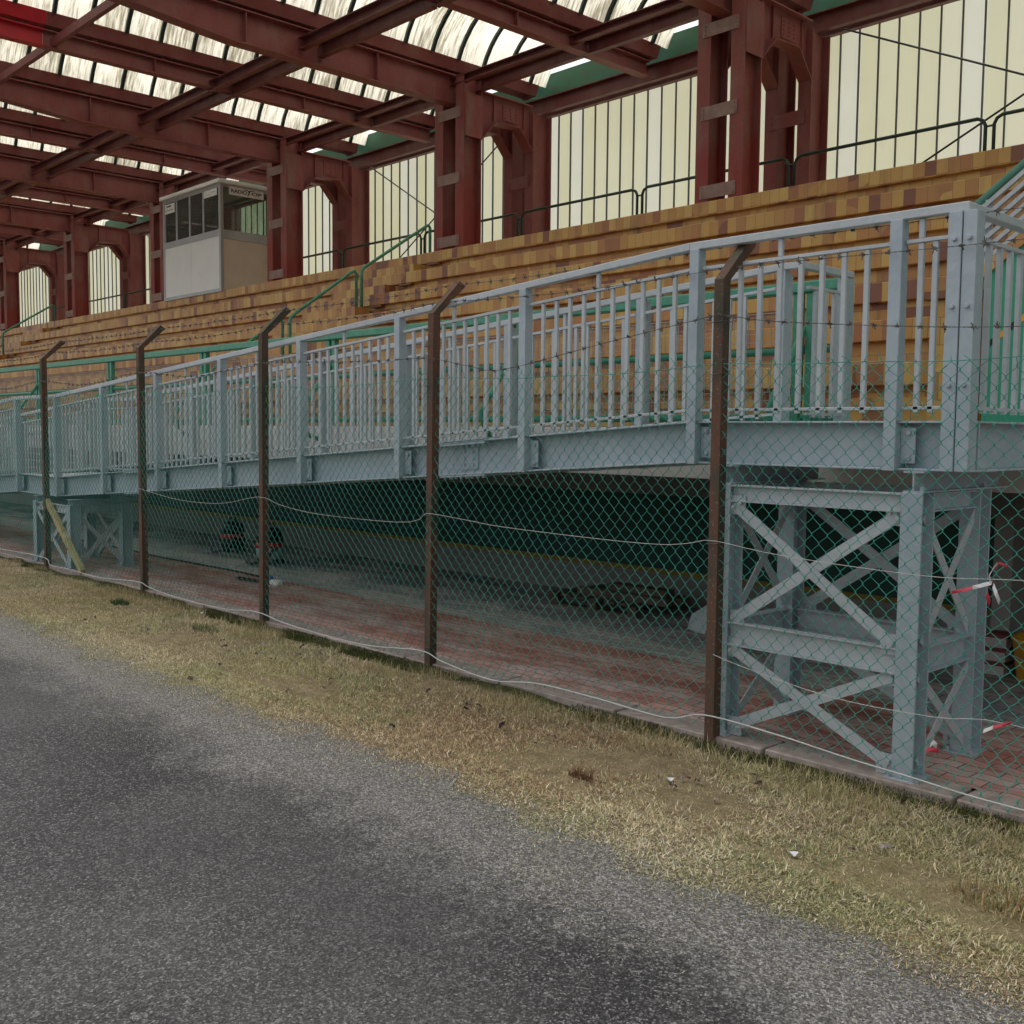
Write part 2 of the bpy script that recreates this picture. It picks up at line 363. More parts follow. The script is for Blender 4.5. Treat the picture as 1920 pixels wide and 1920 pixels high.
# ------------------------------------------------------------------ ground
def sheet(name, poly, z, mat, kind='structure'):
    mb = MB(); mb.add([(x,y,z) for x,y in poly], [tuple(range(len(poly)))])
    return tag(mb.build(name, mat), kind=kind)
sheet('ground', [(-400,-400),(400,-400),(400,400),(-400,400)], -.06, simple('far_ground', (.24,.225,.19), .9))
# verge: a strip with small undulation
def verge():
    mb = MB(); xs = np.arange(-60, 30.01, .12) if False else np.concatenate([np.arange(-60,-18,1.),np.arange(-18,2,.1),np.arange(2,30,1.)]); ys = np.arange(.2, 4.601, .11)
    vs = []; 
    for x in xs:
        for y in ys:
            z = -.012 + .014*math.sin(x*2.1+y*1.3)*math.sin(y*3.7-x*.8) + .01*math.sin(x*6.3)*math.sin(y*7.1)
            k = max(0, min(1, (y-3.35)/.5)); z = -.001*(1-k) + z*k if y > 2.6 else -.02
            vs.append((x,y,z))
    ny = len(ys); fs = [(i*ny+j,(i+1)*ny+j,(i+1)*ny+j+1,i*ny+j+1) for i in range(len(xs)-1) for j in range(ny-1)]
    mb.add(vs, fs); return tag(mb.build('verge', M['verge'], smooth=True), kind='structure')
verge()
edge = []
xx = -60.0
def edge_y(x): return 3.10 + .07*math.sin(x*1.1+.5) + .04*math.sin(x*2.7) + .04*math.sin(x*6.1) + .05*math.sin(x*11.3+1) + .025*math.sin(x*23)
while xx < 30: edge.append((xx, edge_y(xx))); xx += .06 if -14 < xx < 2 else .5
sheet('asphalt_track', [(30,-30),] + edge[::-1] + [(-60,-30)], .003, M['asphalt'])
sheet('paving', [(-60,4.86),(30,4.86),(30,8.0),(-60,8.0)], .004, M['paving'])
kb = MB()
x = -60.0
while x < 20:
    L = .98 if -16 < x < 1 else 4.98
    j = random.uniform(-.006,.006)
    kb.box(x, x+L, 4.650+j, 4.858, -.10, .007+random.uniform(-.003,.003)); x += L+.02
tag(kb.build('edge_kerb', M['kerb'], bevel=.006), kind='structure')

# ------------------------------------------------------------------ grass
def project(P):
    q = (P - np.array([0,0,CAMZ])) @ RW
    return 960 + f_px*q[:,0]/q[:,2], 960 + f_px*q[:,1]/q[:,2], q[:,2]
def vnoise(x, y, s, seed):
    """smooth value noise, numpy"""
    r = np.random.default_rng(seed).random((256,256)); X = x*s+1000; Y = y*s+1000
    xi = np.floor(X).astype(int); yi = np.floor(Y).astype(int); fx = X-xi; fy = Y-yi
    fx = fx*fx*(3-2*fx); fy = fy*fy*(3-2*fy); g = lambda a,b: r[a%256,b%256]
    return (g(xi,yi)*(1-fx)+g(xi+1,yi)*fx)*(1-fy)+(g(xi,yi+1)*(1-fx)+g(xi+1,yi+1)*fx)*fy
def blades(name, x, y, ln, wd, tilt, col, label=None):
    n = len(x); az = rng.random(n)*2*np.pi
    dx, dy = np.cos(az), np.sin(az); px, py = -dy, dx
    z0 = np.where(y < 3.45, .001, -.012)
    P = np.zeros((n,5,3)); up = np.cos(tilt)*ln; out = np.sin(tilt)*ln; cv = rng.random(n)*.5
    for i,(a,w) in enumerate(((0,1),(0,-1),(.55,-.75),(.55,.75),(1,0))):
        o = out*(a**(1+cv)); h = up*(a**.8) if a else up*0
        P[:,i,0] = x + dx*o + px*w*wd*.5; P[:,i,1] = y + dy*o + py*w*wd*.5; P[:,i,2] = z0 + h
    me = bpy.data.meshes.new(name); me.vertices.add(n*5); me.vertices.foreach_set('co', P.reshape(-1))
    idx = np.arange(n)[:,None]*5; lp = np.concatenate([idx+np.array([0,1,2,3]), idx+np.array([3,2,4])], 1).reshape(-1)
    me.loops.add(n*7); me.loops.foreach_set('vertex_index', lp.astype(np.int32))
    me.polygons.add(n*2); st = (np.arange(n)[:,None]*7 + np.array([0,4])).reshape(-1); me.polygons.foreach_set('loop_start', st.astype(np.int32))
    me.polygons.foreach_set('loop_total', np.tile([4,3], n).astype(np.int32)); me.update(calc_edges=True)
    at = me.color_attributes.new('tone', 'FLOAT_COLOR', 'POINT'); c4 = np.ones((n,5,4)); c4[:,:,:3] = col[:,None,:]
    at.data.foreach_set('color', c4.reshape(-1)); me.materials.append(M['grass'])
    o = bpy.data.objects.new(name, me); COL.objects.link(o); return o
def palette(n, x, y):
    straw = np.array([.62,.525,.34]); brown = np.array([.37,.25,.145]); olive = np.array([.41,.385,.18]); green = np.array([.27,.31,.145]); pale = np.array([.62,.575,.44])
    a = vnoise(x,y,1.1,1); b = vnoise(x,y,.8,2); c = vnoise(x,y,2.3,3); d = vnoise(x,y,3.1,4)
    fy = np.clip((y-2.65)/.7,.12,1)
    w = np.stack([1.0*fy, (np.clip((b-.52)*9,0,2.6)+.25)*fy, np.clip((a-.42)*6,0,2.2)+.3, np.clip((c-.55)*4,0,1.2)+np.clip((3.35-y)*1.2,0,.9)*(.3+1.2*a)+.08, np.clip((3.5-y)*2.0,0,2)+.15], 1)
    w /= w.sum(1, keepdims=True); cum = w.cumsum(1); u = rng.random(n)[:,None]; k = (u > cum).sum(1).clip(0,4)
    col = np.stack([straw,brown,olive,green,pale])[k]
    lo = (.85+.4*vnoise(x,y,.6,7))*np.clip(.62+(y-2.5)*.5,.62,1); return col*(lo*(.32+1.05*rng.random(n)))[:,None]
def scatter(n, x0, x1, y0, y1):
    return rng.uniform(x0,x1,n), rng.uniform(y0,y1,n)
gx, gy = scatter(1700000, -15, .3, 2.1, 4.50)
pxs, pys, dep = project(np.stack([gx,gy,np.zeros_like(gx)],1))
dens = np.clip((gy - (2.34 + .55*(vnoise(gx,gy,1.1,9)-.5) + .5*(vnoise(gx,gy,4,10)-.5)))/.95, 0, 1)**1.25
dens *= np.clip((4.47 + .22*(vnoise(gx,gy,5,14)-.5) - gy)*9, 0, 1)
dens *= .45+.55*vnoise(gx,gy,5,11)
dens *= np.clip(7.5/np.maximum(dep,1),.25,1)
keep = (pxs>-60)&(pxs<1980)&(pys<2000)&(rng.random(len(gx))<dens)
gx, gy = gx[keep], gy[keep]; n = len(gx)
near = np.clip((gy-3.9)/.5,0,1)
low = np.clip((gy-2.5)/.9,.35,1); ln = (.011+.030*rng.random(n)**2.0)*low*(.75+.6*vnoise(gx,gy,7,15))*(1+1.1*near*vnoise(gx,gy,3,12)); wd = (.0022+.0032*rng.random(n))*(.55+.45*low)
tilt = R(56)+R(34)*rng.random(n); tilt[rng.random(n)<.10] *= .5
g = blades('grass', gx, gy, ln, wd, tilt, palette(n,gx,gy)); tag(g, kind='stuff')
# moss and taller straw at the fence foot
mx_, my_ = scatter(90000, -15, .3, 4.42, 4.72); mk = rng.random(len(mx_)) < np.clip((vnoise(mx_,my_,2.2,21)-.3)*2.6,0,1)*np.clip((4.66+.12*(vnoise(mx_,my_,4,22)-.5)-my_)*25,0,1)
mx_, my_ = mx_[mk], my_[mk]; n = len(mx_)
mc = np.where((rng.random(n)<.6)[:,None], np.array([.04,.045,.014]), np.array([.11,.13,.03]))*(.6+.8*rng.random(n))[:,None]
tag(blades('moss', mx_, my_, .006+.014*rng.random(n), .003+.003*rng.random(n), R(15)+R(50)*rng.random(n), mc), kind='stuff')
tx, ty = scatter(20000, -15, .3, 4.16, 4.53); tk = rng.random(len(tx)) < np.clip((vnoise(tx,ty,2.6,31)-.42)*3,0,1)
tx, ty = tx[tk], ty[tk]; n = len(tx)
tc = np.array([.46,.36,.20])*(.6+.7*rng.random(n))[:,None]; tc[rng.random(n)<.18] = [.20,.24,.09]
tag(blades('tall_straw', tx, ty,   .04+.06*rng.random(n), .0018+.0016*rng.random(n), R(12)+R(52)*rng.random(n), tc), kind='stuff')
def tuft(name, x, y, cols, label, cat, ln0=.05, nb=420, r=.09):
    a = rng.random(nb)*2*np.pi; rr = r*np.sqrt(rng.random(nb)); X = x+rr*np.cos(a)*1.5; Y = y+rr*np.sin(a)*.7
    c = np.array(cols)[rng.integers(0,len(cols),nb)]*(.6+.8*rng.random(nb))[:,None]
    return tag(blades(name, X, Y, ln0*(.6+.8*rng.random(nb)), .003+.002*rng.random(nb), R(5)+R(55)*rng.random(nb), c), label, cat)
tuft('grass_tuft', -9.62, 4.12, [(.035,.08,.03),(.05,.11,.04)], 'small dark green tuft alone in the dry grass near the fence', 'grass tuft')
tuft('grass_tuft', -7.95, 4.10, [(.12,.17,.06),(.2,.22,.09)], 'low mid green tuft in dry grass at the third post from the left', 'grass tuft', .05, 300, .12)
tuft('dry_weed', -3.35, 3.65, [(.12,.06,.03),(.18,.09,.05)], 'dead reddish brown weed lying in dry grass before the mesh fence', 'weed', .05, 130, .05)
tuft('dry_weed', -1.35, 3.72, [(.30,.20,.09),(.20,.20,.07),(.42,.30,.16)], 'bushy brown and green weed clump at the lower right edge', 'weed', .06, 420, .17)

# ------------------------------------------------------------------ leaves and litter
lm = MB()
pts = [(0,0),(.012,.006),(.02,.016),(.034,.012),(.04,.0),(.05,-.002),(.038,-.008),(.03,-.018),(.018,-.012),(.006,-.008)]
lm.add([(p[0]-.02,p[1],.006+.008*math.sin(i*1.9)) for i,p in enumerate(pts)], [tuple(range(len(pts)))])
leaf0 = tag(lm.build('fallen_leaf', M['leaf']), 'curled dry brown leaf lying on the dry grass verge', 'leaf', 'dry leaves on the verge')
first = True
for i in range(70):
    X = rng.uniform(-9, -.9); Y = 4.25 - abs(rng.normal(0,.45)); Y = max(2.7, Y)
    o = leaf0 if first else leaf0.copy()
    if not first: COL.objects.link(o)
    first = False
    o.location = (X, Y, .018); o.rotation_euler = (rng.uniform(-.6,.6), rng.uniform(-.6,.6), rng.uniform(0,6.28)); s = rng.uniform(.5,1.15); o.scale = (s,s,s)
for i,(X,Y,L) in enumerate(((-3.02,3.9,'white crumpled paper scrap on grass nearest the trestle foot'),(-2.15,3.55,'pale grey paper scrap lowest on the grass at right'),(-8.6,4.42,'flat pale scrap lying on moss by the fence foot'))):
    pm = MB(); q = [(-.03,-.015),(-.01,-.024),(.02,-.016),(.032,.004),(.014,.02),(-.016,.016)]
    pm.add([(X+a*.75, Y+b*.75, .016+.010*math.sin(k*2.3)) for k,(a,b) in enumerate(q)], [(0,1,2),(0,2,3),(0,3,4),(0,4,5)])
    tag(pm.build('paper_scrap', M['paper']), L, 'litter')

# ------------------------------------------------------------------ grandstand
X0, X1 = -47.0, 5.0
gs = thing('grandstand', (0,0,0), 'grandstand of ochre tiled seating tiers with white concrete front edge', 'grandstand')
Y0, TD, TH, FH, ZB = 7.5, .557, .382, .167, 1.993
for n in range(7):
    y, z = Y0+n*TD, ZB+n*TH
    back = y+TD+.11 if n < 6 else 13.7
    MB().box(X0, X1, y, back, z, z+FH).build('seating_tier', M['tile'], gs, bevel=.006)
    MB().box(X0, X1, y+.075, y+TD+.12, z-TH+FH, z-.001).build('tier_riser', M['tilerow'], gs)
MB().box(X0, X1, 6.352, 7.60, 1.45, 1.665).build('walkway', M['concrete'], gs)
MB().box(X0, X1, 6.30, 6.35, 1.298, 1.668).build('fascia', M['fascia'], gs, bevel=.004)
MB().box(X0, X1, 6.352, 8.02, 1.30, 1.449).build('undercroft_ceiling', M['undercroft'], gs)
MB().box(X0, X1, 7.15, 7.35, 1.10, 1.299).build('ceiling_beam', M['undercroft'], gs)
MB().box(X0, X1, 7.46, 7.60, 1.665, 1.83).build('bottom_riser', M['tilebig'], gs)
MB().box(X0, X1, 7.43, 7.60, 1.835, 1.90).build('bottom_ledge', M['tilerow'], gs)
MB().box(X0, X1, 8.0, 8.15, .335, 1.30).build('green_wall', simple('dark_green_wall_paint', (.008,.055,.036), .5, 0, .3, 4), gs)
MB().box(X0, X1, 7.997, 8.15, .29, .334).build('yellow_stripe', simple('yellow_line_paint', (.24,.17,.03), .7), gs)
MB().box(X0, X1, 7.99, 8.15, -.05, .289).build('wall_plinth', simple('grey_plinth_paint', (.20,.20,.18), .8), gs)
MB().box(X0, X1, 8.15, 13.7, 1.2, 1.3).build('rear_slab', M['concrete'], gs)
MB().box(X0, X1, 13.55, 13.7, -.06, 4.5).build('rear_wall', M['concrete'], gs)
MB().box(-3.06, -2.93, 7.55, 8.0, 0, 1.30).build('concrete_pillar', M['concrete'], gs)
MB().box(-3.45, -3.17, 7.27, 7.64, 1.665, 2.56).build('tiled_pier', M['tilebig'], gs, bevel=.005)
MB().box(-3.49, -3.13, 7.23, 7.68, 2.561, 2.62).build('pier_cap', M['nosing'], gs, bevel=.005)
# aisles: half-height steps, one part each
for xa in (-14.9, -30.7):
    for n in range(0, 7):
        y, z = Y0+n*TD, ZB+n*TH
        MB().box(xa, xa+1.45, y-.27, y-.003, z-TH+FH-.002, z-.03).build('aisle_step', M['tile'], gs)
        MB().box(xa+1.452, xa+1.75, y-.002, y+.072, z-.03, z-.003).build('aisle_nosing', M['nosing'], gs)
# broken patches in the tiling near the pier
MB().box(-3.72,-3.52,8.05,8.10,2.40,2.49).build('broken_tile_patch', M['concrete'], gs)

# sloping green stair parapet at the right
sp = thing('stair_parapet', (-2.5,7.25,1.665), 'green painted stair parapet with tiled coping at right of grandstand', 'stair parapet')
def sl(x): return 2.66 + .75*(x+3.10)
MB().prism([(-3.06,1.666),(1.0,1.666),(1.0,sl(1.0)),(-3.06,sl(-3.06))], 'y', 7.25, 7.40).build('green_wall', M['greenwall'], sp)
MB().sbox(-3.10, 1.0, 7.225, 7.425, sl(-3.1)+.001, sl(-3.1)+.085, sl(1)+.001, sl(1)+.085).build('coping', M['tilebig'], sp)
hz = MB()
st = []
xk = -3.02
k = 0
while xk < .8:
    hz.add([(xk,7.246,sl(xk)-.50),(xk+.055,7.246,sl(xk+.055)-.50),(xk+.055,7.246,sl(xk+.055)-.455),(xk,7.246,sl(xk)-.455)], [(0,1,2,3)])
    xk += .11
hz.build('hazard_tape_black', M['dark'], sp)
hy = MB(); xk = -2.965
while xk < .8:
    hy.add([(xk,7.246,sl(xk)-.50),(xk+.055,7.246,sl(xk+.055)-.50),(xk+.055,7.246,sl(xk+.055)-.455),(xk,7.246,sl(xk)-.455)], [(0,1,2,3)])
    xk += .11
hy.build('hazard_tape_yellow', M['yellow'], sp)
sb = thing('stair_balustrade', (-2.5,7.3,2.8), 'sloping balustrade of parallel pale bars above the green parapet', 'balustrade')
for k in range(6):
    o = .14 + k*.075
    MB().bar((-3.17,7.31,sl(-3.17)+o),(.9,7.31,sl(.9)+o), .03, .028).build('bar', M['galv2'], sb)
for xq in (-3.12,-1.9,-.6): MB().box(xq,xq+.04,7.32,7.36,sl(xq)+.05,sl(xq)+.56).build('post', M['galv2'], sb)
sh = thing('stair_handrail', (-2.5,7.45,3), 'thick pale green handrail pipe sloping up beside the parallel grey bars', 'handrail')
MB().tube([(-3.27,7.48,sl(-3.27)+.66),(.9,7.48,sl(.9)+.66)], .03, 10).build('rail', M['palegreen'], sh, smooth=True)
MB().tube([(-3.2,7.48,1.7),(-3.2,7.48,sl(-3.2)+.64)], .022, 8).build('post', M['green'], sh, smooth=True)

# ------------------------------------------------------------------ canopy
cy = thing('stand_canopy', (-18,11.5,4.45), 'dark red steel canopy with translucent barrel vaults over the grandstand', 'canopy')
FR = [-8.18-5.25*i for i in range(-2, 8)]
def isec_y(mb, x, y0, y1, z0, z1, w=.2, tf=.02, tw=.012):   # vertical I-section, web along y
    mb.box(x-w/2, x+w/2, y0, y0+tf, z0, z1); mb.box(x-w/2, x+w/2, y1-tf, y1, z0, z1); mb.box(x-tw/2, x+tw/2, y0+tf, y1-tf, z0, z1)
ZT = 4.45
for i, xf in enumerate(FR):
    vis = -36 < xf < -6
    for ys, dep, top in ((11.28,.38,7.26),(12.82,.44,6.98)):
        c = MB()
        for s in (-1,1): isec_y(c, xf+s*.255, ys, ys+dep, ZT, top)
        if ys < 12:   # stiffening gusset sheets on the sides
            for s in (-1,1): c.box(xf+s*.255+s*.101, xf+s*.255+s*.109, ys+.02, ys+.39, 6.30, 6.97)
        col = c.build('column', M['redcol'] if ys < 12 else M['red'], cy)
        if not vis: continue
        for zc in ((4.60,5.58,6.60) if ys < 12 else (5.76,)):
            hgt = .165 if ys < 12 else .19
            bt = MB().box(xf-.27, xf+.27, ys-.016, ys-.002, zc, zc+hgt)
            for s in (-1,1):
                for q in range(3): bt.bolt((xf+s*.235, ys-.016, zc+.03+q*(hgt-.06)/2), (0,-1,0), .014, .01)
            bt.build('batten', M['batten'] if ys < 12 else M['redcol'], col)
    # portal girder with haunches between the columns (two web plates + soffit flange)
    p = MB(); ya, yb = 11.665, 12.815
    prof = [(ya,7.05),(yb,7.05),(yb,6.33),(yb-.30,6.66),(ya+.32,6.64),(ya,6.31)]
    for s in (-1,1): p.prism(prof, 'x', xf+s*.255-.008, xf+s*.255+.008)
    for s in (-1,1):
        for a,b in ((5,4),(4,3),(3,2)):
            A,B = prof[a],prof[b]; p.bar((xf+s*.255,A[0],A[1]-.008),(xf+s*.255,B[0],B[1]-.008),.2,.016)
        p.box(xf+s*.255-.1, xf+s*.255+.1, ya, yb, 7.052, 7.07)
        p.box(xf+s*.255+s*.009, xf+s*.255+s*.02, 12.2, 12.55, 6.72, 6.98)
        for a in range(3):
            for b in range(4): p.bolt((xf+s*.255+s*.02, 12.25+.12*a, 6.77+.055*b), (s,0,0), .012, .01)
        for yq in (11.98, 12.66): p.box(xf+s*.255+s*.009-.03, xf+s*.255+s*.009+.03, yq, yq+.012, 6.66, 7.05)
    p.build('portal_girder', M['red'], cy)
    # tapered main girder cantilevering towards the pitch
    g = MB(); yt = 4.3
    zb = lambda y: 6.855 if y > 7.4 else 6.855 + (7.4-y)*.085
    pr = [(yt,7.27),(11.9,7.27),(11.9,6.855),(7.4,6.855),(yt,zb(yt))]
    g.prism(pr, 'x', xf-.008, xf+.008)
    g.box(xf-.11, xf+.11, yt, 11.9, 7.272, 7.29)
    g.box(xf-.11, xf+.11, 7.4, 11.9, 6.836, 6.853)
    g.bar((xf,yt,zb(yt)-.01),(xf,7.4,6.845),.22,.017)
    for yq in (5.4,7.6,9.8): 
        for s in (-1,1): g.box(xf+s*.009, xf+s*.10, yq, yq+.012, max(6.86,zb(yq)+.01), 7.265)
    g.build('main_girder', M['red'], cy)
    # secondary girder half way to the next frame
    xs = xf-2.625
    g = MB(); yq0 = 5.9 if abs(xs+16.055) < .1 else 4.3
    g.box(xs-.006, xs+.006, yq0, 13.0, 7.07, 7.27); g.box(xs-.085, xs+.085, yq0, 13.0, 7.272, 7.288); g.box(xs-.085, xs+.085, yq0, 13.0, 7.052, 7.068)
    for yq in (7.55, 10.2): 
        for s in (-1,1): g.box(xs+s*.007, xs+s*.08, yq, yq+.01, 7.07, 7.27)
    g.build('secondary_girder', M['red'], cy)
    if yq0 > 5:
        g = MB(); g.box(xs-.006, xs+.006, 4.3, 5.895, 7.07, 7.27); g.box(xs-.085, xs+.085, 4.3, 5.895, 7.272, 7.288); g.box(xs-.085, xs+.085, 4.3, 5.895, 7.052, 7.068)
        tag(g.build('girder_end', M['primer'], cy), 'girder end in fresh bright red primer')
# gutters over every girder and vaults between them
lines = sorted([x for x in FR] + [x-2.625 for x in FR], reverse=True)
for xg in lines:
    g = MB(); ya = 5.9 if abs(xg+16.055) < .1 else 4.2
    def gut(mb, a, b):
        mb.prism([(xg-.13,7.33),(xg+.13,7.33),(xg+.20,7.50),(xg+.185,7.50),(xg+.12,7.345),(xg-.12,7.345),(xg-.185,7.50),(xg-.20,7.50)], 'y', a, b)
    gut(g, ya, 13.1)
    for yq in np.arange(4.47, 13, 1.06): g.box(xg-.06, xg+.06, yq, yq+.08, 7.289, 7.331)
    for yq in np.arange(4.9 if ya < 5 else 6.05, 13, .53):
        for dy in (-.03,.03): g.bolt((xg+.189,yq+dy,7.47),(.93,0,-.37),.009,.008)
    g.build('gutter', M['gutter'], cy)
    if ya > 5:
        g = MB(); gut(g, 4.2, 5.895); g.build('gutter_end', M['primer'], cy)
rise = .74
for a, b in zip(lines[:-1], lines[1:]):
    xa, xb = b+.185, a-.185; cx = (xa+xb)/2; hs = (xb-xa)/2; rad = (hs*hs+rise*rise)/(2*rise); cz = 7.50+rise-rad; am = math.asin(hs/rad)
    NA = 16; arc = lambda t, r: (cx + r*math.sin(-am+2*am*t), cz + r*math.cos(-am+2*am*t))
    v = MB(); vs = []; fs = []
    yy = np.linspace(4.2, 13.27, 40)
    for y in yy:
        for k in range(NA+1): p = arc(k/NA, rad); vs.append((p[0],y,p[1]))
    for i in range(len(yy)-1):
        for k in range(NA): fs.append((i*(NA+1)+k, i*(NA+1)+k+1, (i+1)*(NA+1)+k+1, (i+1)*(NA+1)+k))
    v.add(vs, fs); vo = v.build('roof_vault', M['vault'], cy, smooth=True)
    nearv = -22 < cx < -5.5
    rb = MB()
    for y in np.arange(4.37, 13.1, .53):
        if nearv: rb = MB()
        for k in range(NA):
            p, q = arc(k/NA, rad-.008), arc((k+1)/NA, rad-.008); p2, q2 = arc(k/NA, rad-.055), arc((k+1)/NA, rad-.055)
            rb.add([(p[0],y,p[1]),(q[0],y,q[1]),(q2[0],y,q2[1]),(p2[0],y,p2[1]),(p[0],y+.055,p[1]),(q[0],y+.055,q[1]),(q2[0],y+.055,q2[1]),(p2[0],y+.055,p2[1])],
                   [(0,1,2,3),(7,6,5,4),(3,2,6,7),(1,0,4,5)])
        if nearv: rb.build('vault_rib', M['rib'], vo)
    if not nearv: tag(rb.build('vault_ribs', M['rib'], vo), kind='stuff')
# longitudinal twin beams between girders
def chan(mb, x0, x1, y, z0, z1, s):   # channel section, flanges pointing s in y
    mb.box(x0,x1,y-.006,y+.006,z0,z1); mb.box(x0,x1,min(y,y+s*.09)+.0061*(s>0),max(y,y+s*.09)-.0061*(s<0),z1-.014,z1-.001); mb.box(x0,x1,min(y,y+s*.09)+.0061*(s>0),max(y,y+s*.09)-.0061*(s<0),z0+.001,z0+.014)
for a, b in zip(lines[:-1], lines[1:]):
    for (y, z0, z1, nm) in ((8.56,7.0,7.165,'longitudinal_beam'),(8.88,6.966,7.19,'longitudinal_beam'),(11.36,7.122,7.245,'longitudinal_beam'),(11.68,7.045,7.245,'longitudinal_beam')):
        m = MB(); chan(m, b+.02, a-.02, y, z0, z1, -1 if y in (8.56,11.36) else -1); m.build(nm, M['darkred'], cy)
MB().box(X0, X1, 6.0, 6.07, 7.075, 7.19).build('tip_beam', M['gutter'], cy)
pb = MB(); chan(pb, X0, X1, 13.12, 7.0, 7.25, -1); chan(pb, X0, X1, 13.36, 7.0, 7.25, -1); pb.build('rear_beam', M['darkred'], cy)
for a, b in zip(lines[:-1], lines[1:]):
    MB().box(b+.001, a-.001, 13.30, 13.32, 7.29, 7.72).build('green_rear_plate', M['greenplate'], cy)
# rear glazing, one sheet per bay with its dark glazing bars
for a, b in zip(FR[:-1], FR[1:]):
    gp = MB().box(b+.001, a-.001, 13.50, 13.504, 4.4, 7.12).build('rear_glazing', M['glazing'], cy)
    mu = MB(); k = math.ceil((b-X0)/.28)
    x = X0 + k*.28
    while x < a:
        mu.box(x-.008, x+.008, 13.47, 13.499, 4.4, 7.12); x += .28
    mu.build('glazing_bars', M['glaze_mull'], gp)
# wind bracing rods in three bays
for xa, xb in ((-2.4,-7.6),(-18.2,-13.9),(-28.7,-24.5)):
    for (za, zb2) in ((7.0,4.5),(4.5,7.0)):
        A, B = Vector((xa,13.2,za)), Vector((xb,13.2,zb2))
        r = MB().tube([A,B], .013, 6)
        lo = A if za < zb2 else B; hi = B if za < zb2 else A
        d = (hi-lo).normalized(); r.tube([lo+d*.35, lo+d*.75], .032, 8)
        r.build('bracing_rod', M['rod'], cy, smooth=True)

# guard rail hoops along the top gangway
hoop0 = None
Lh = ['dark guard rail hoop at the far right edge, cut by the sloping bars','dark guard rail hoop just right of the nearest red column','dark guard rail hoop passing behind the nearest red column',
 'dark guard rail hoop standing between the two nearest red columns','dark guard rail hoop passing behind the second nearest red column','dark guard rail hoop crossed by the green aisle handrail right of the booth',
 'dark guard rail hoop passing behind the red column right of the booth','dark guard rail hoop passing behind the red column left of the booth',
 'dark guard rail hoop in the arched bay left of the booth column','dark guard rail hoop behind the second red column left of the booth','dark guard rail hoop crossed by the far left aisle handrail']
hx = [-2.72-2.515*i for i in range(12) if i != 7]
for i, x in enumerate(hx):
    if hoop0 is None:
        hoop0 = thing('guard_rail_hoop', (x,12.2,ZT), Lh[0], 'guard rail', 'guard rail hoops behind the columns')
        w = 2.42; zt = .72; pts = [(x-w,12.2,ZT),(x-w,12.2,ZT+zt-.09),(x-w+.03,12.2,ZT+zt-.03),(x-w+.09,12.2,ZT+zt),(x-.09,12.2,ZT+zt),(x-.03,12.2,ZT+zt-.03),(x,12.2,ZT+zt-.09),(x,12.2,ZT)]
        MB().tube(pts, .021, 8).build('hoop', M['darkgreen'], hoop0, smooth=True)
        MB().tube([(x,12.2,ZT+.62),(x+.09,12.2,ZT+.62)], .012, 6).build('link', M['darkgreen'], hoop0)
    else:
        c = copy_tree(hoop0); c.location.x = x; c['label'] = Lh[i]
# seat aisle handrails (three stepped segments each)
def aisle_rail(x, label):
    t = thing('aisle_handrail', (x,7.3,1.7), label, 'handrail', 'green handrails climbing the seating')
    for (ya,za,yb,zb_) in ((10.93,4.90,9.62,4.07),(9.50,4.03,8.36,3.25),(8.22,3.20,7.12,2.44)):
        fl = lambda y: max(1.67, 4.452-.686*(10.84-y)-.05)
        MB().tube([(x,ya+.02,fl(ya)-.02),(x,ya+.02,za-.04),(x,ya-.01,za),(x,ya-.07,za-.03),(x,yb+.08,zb_+.05),(x,yb+.02,zb_),(x,yb,zb_-.05),(x,yb,fl(yb)-.10)], .024, 8).build('rail_segment', M['green'], t, smooth=True)
aisle_rail(-13.5, 'green tubular handrail stepping up the seating right of the white booth')
aisle_rail(-29.4, 'green tubular handrail at far left of the seating')

# ------------------------------------------------------------------ commentary booth
bt = thing('commentary_booth', (-21.3,11.6,4.43), 'white commentary booth with windows between two red columns', 'booth')
bx0, bx1, by0, by1, bz0, bzs, bzt = -22.62, -20.05, 10.81, 11.97, 4.43, 5.58, 6.60
fr = MB()
for x in (bx0, bx1-.07): fr.box(x, x+.07, by0, by0+.07, bz0, bzt)
fr.box(bx1-.07,bx1,by1-.07,by1,bz0,bzt); fr.box(bx0,bx0+.07,by1-.07,by1,bz0,bzt)
for x0,x1,y0,y1 in ((bx0+.07,bx1-.07,by0+.002,by0+.06),(bx0+.07,bx1-.07,by1-.06,by1-.002)):
    fr.box(x0,x1,y0,y1,bzs-.02,bzs+.09); fr.box(x0,x1,y0,y1,bz0,bz0+.07); fr.box(x0,x1,y0,y1,bzt-.06,bzt)
for x in (bx0+.002, bx1-.062):
    fr.box(x,x+.06,by0+.07,by1-.07,bzs-.08,bzs+.10); fr.box(x,x+.06,by0+.07,by1-.07,bz0,bz0+.05); fr.box(x,x+.06,by0+.07,by1-.07,bzt-.06,bzt)
fr.build('frame', M['alu'], bt, bevel=.003)
MB().box(bx0-.05,bx1+.05,by0-.06,by1+.05,bzt+.001,bzt+.075).build('roof_slab', M['white'], bt, bevel=.008)
MB().box(bx0+.07,bx1-.07,by0+.07,by1-.07,bz0,bz0+.02).build('floor_panel', M['concrete'], bt)
xm = (bx0+bx1)/2
for a,b in ((bx0+.07,xm-.005),(xm+.005,bx1-.07)): MB().box(a,b,by0+.012,by0+.04,bz0+.072,bzs-.022).build('front_panel', M['white'], bt)
MB().box(bx1-.04,bx1-.012,by0+.072,by1-.072,bz0+.052,bzs-.082).build('side_panel', M['beigepanel'], bt)
MB().box(bx0+.012,bx0+.04,by0+.072,by1-.072,bz0+.052,bzs-.082).build('side_panel', M['beigepanel'], bt)
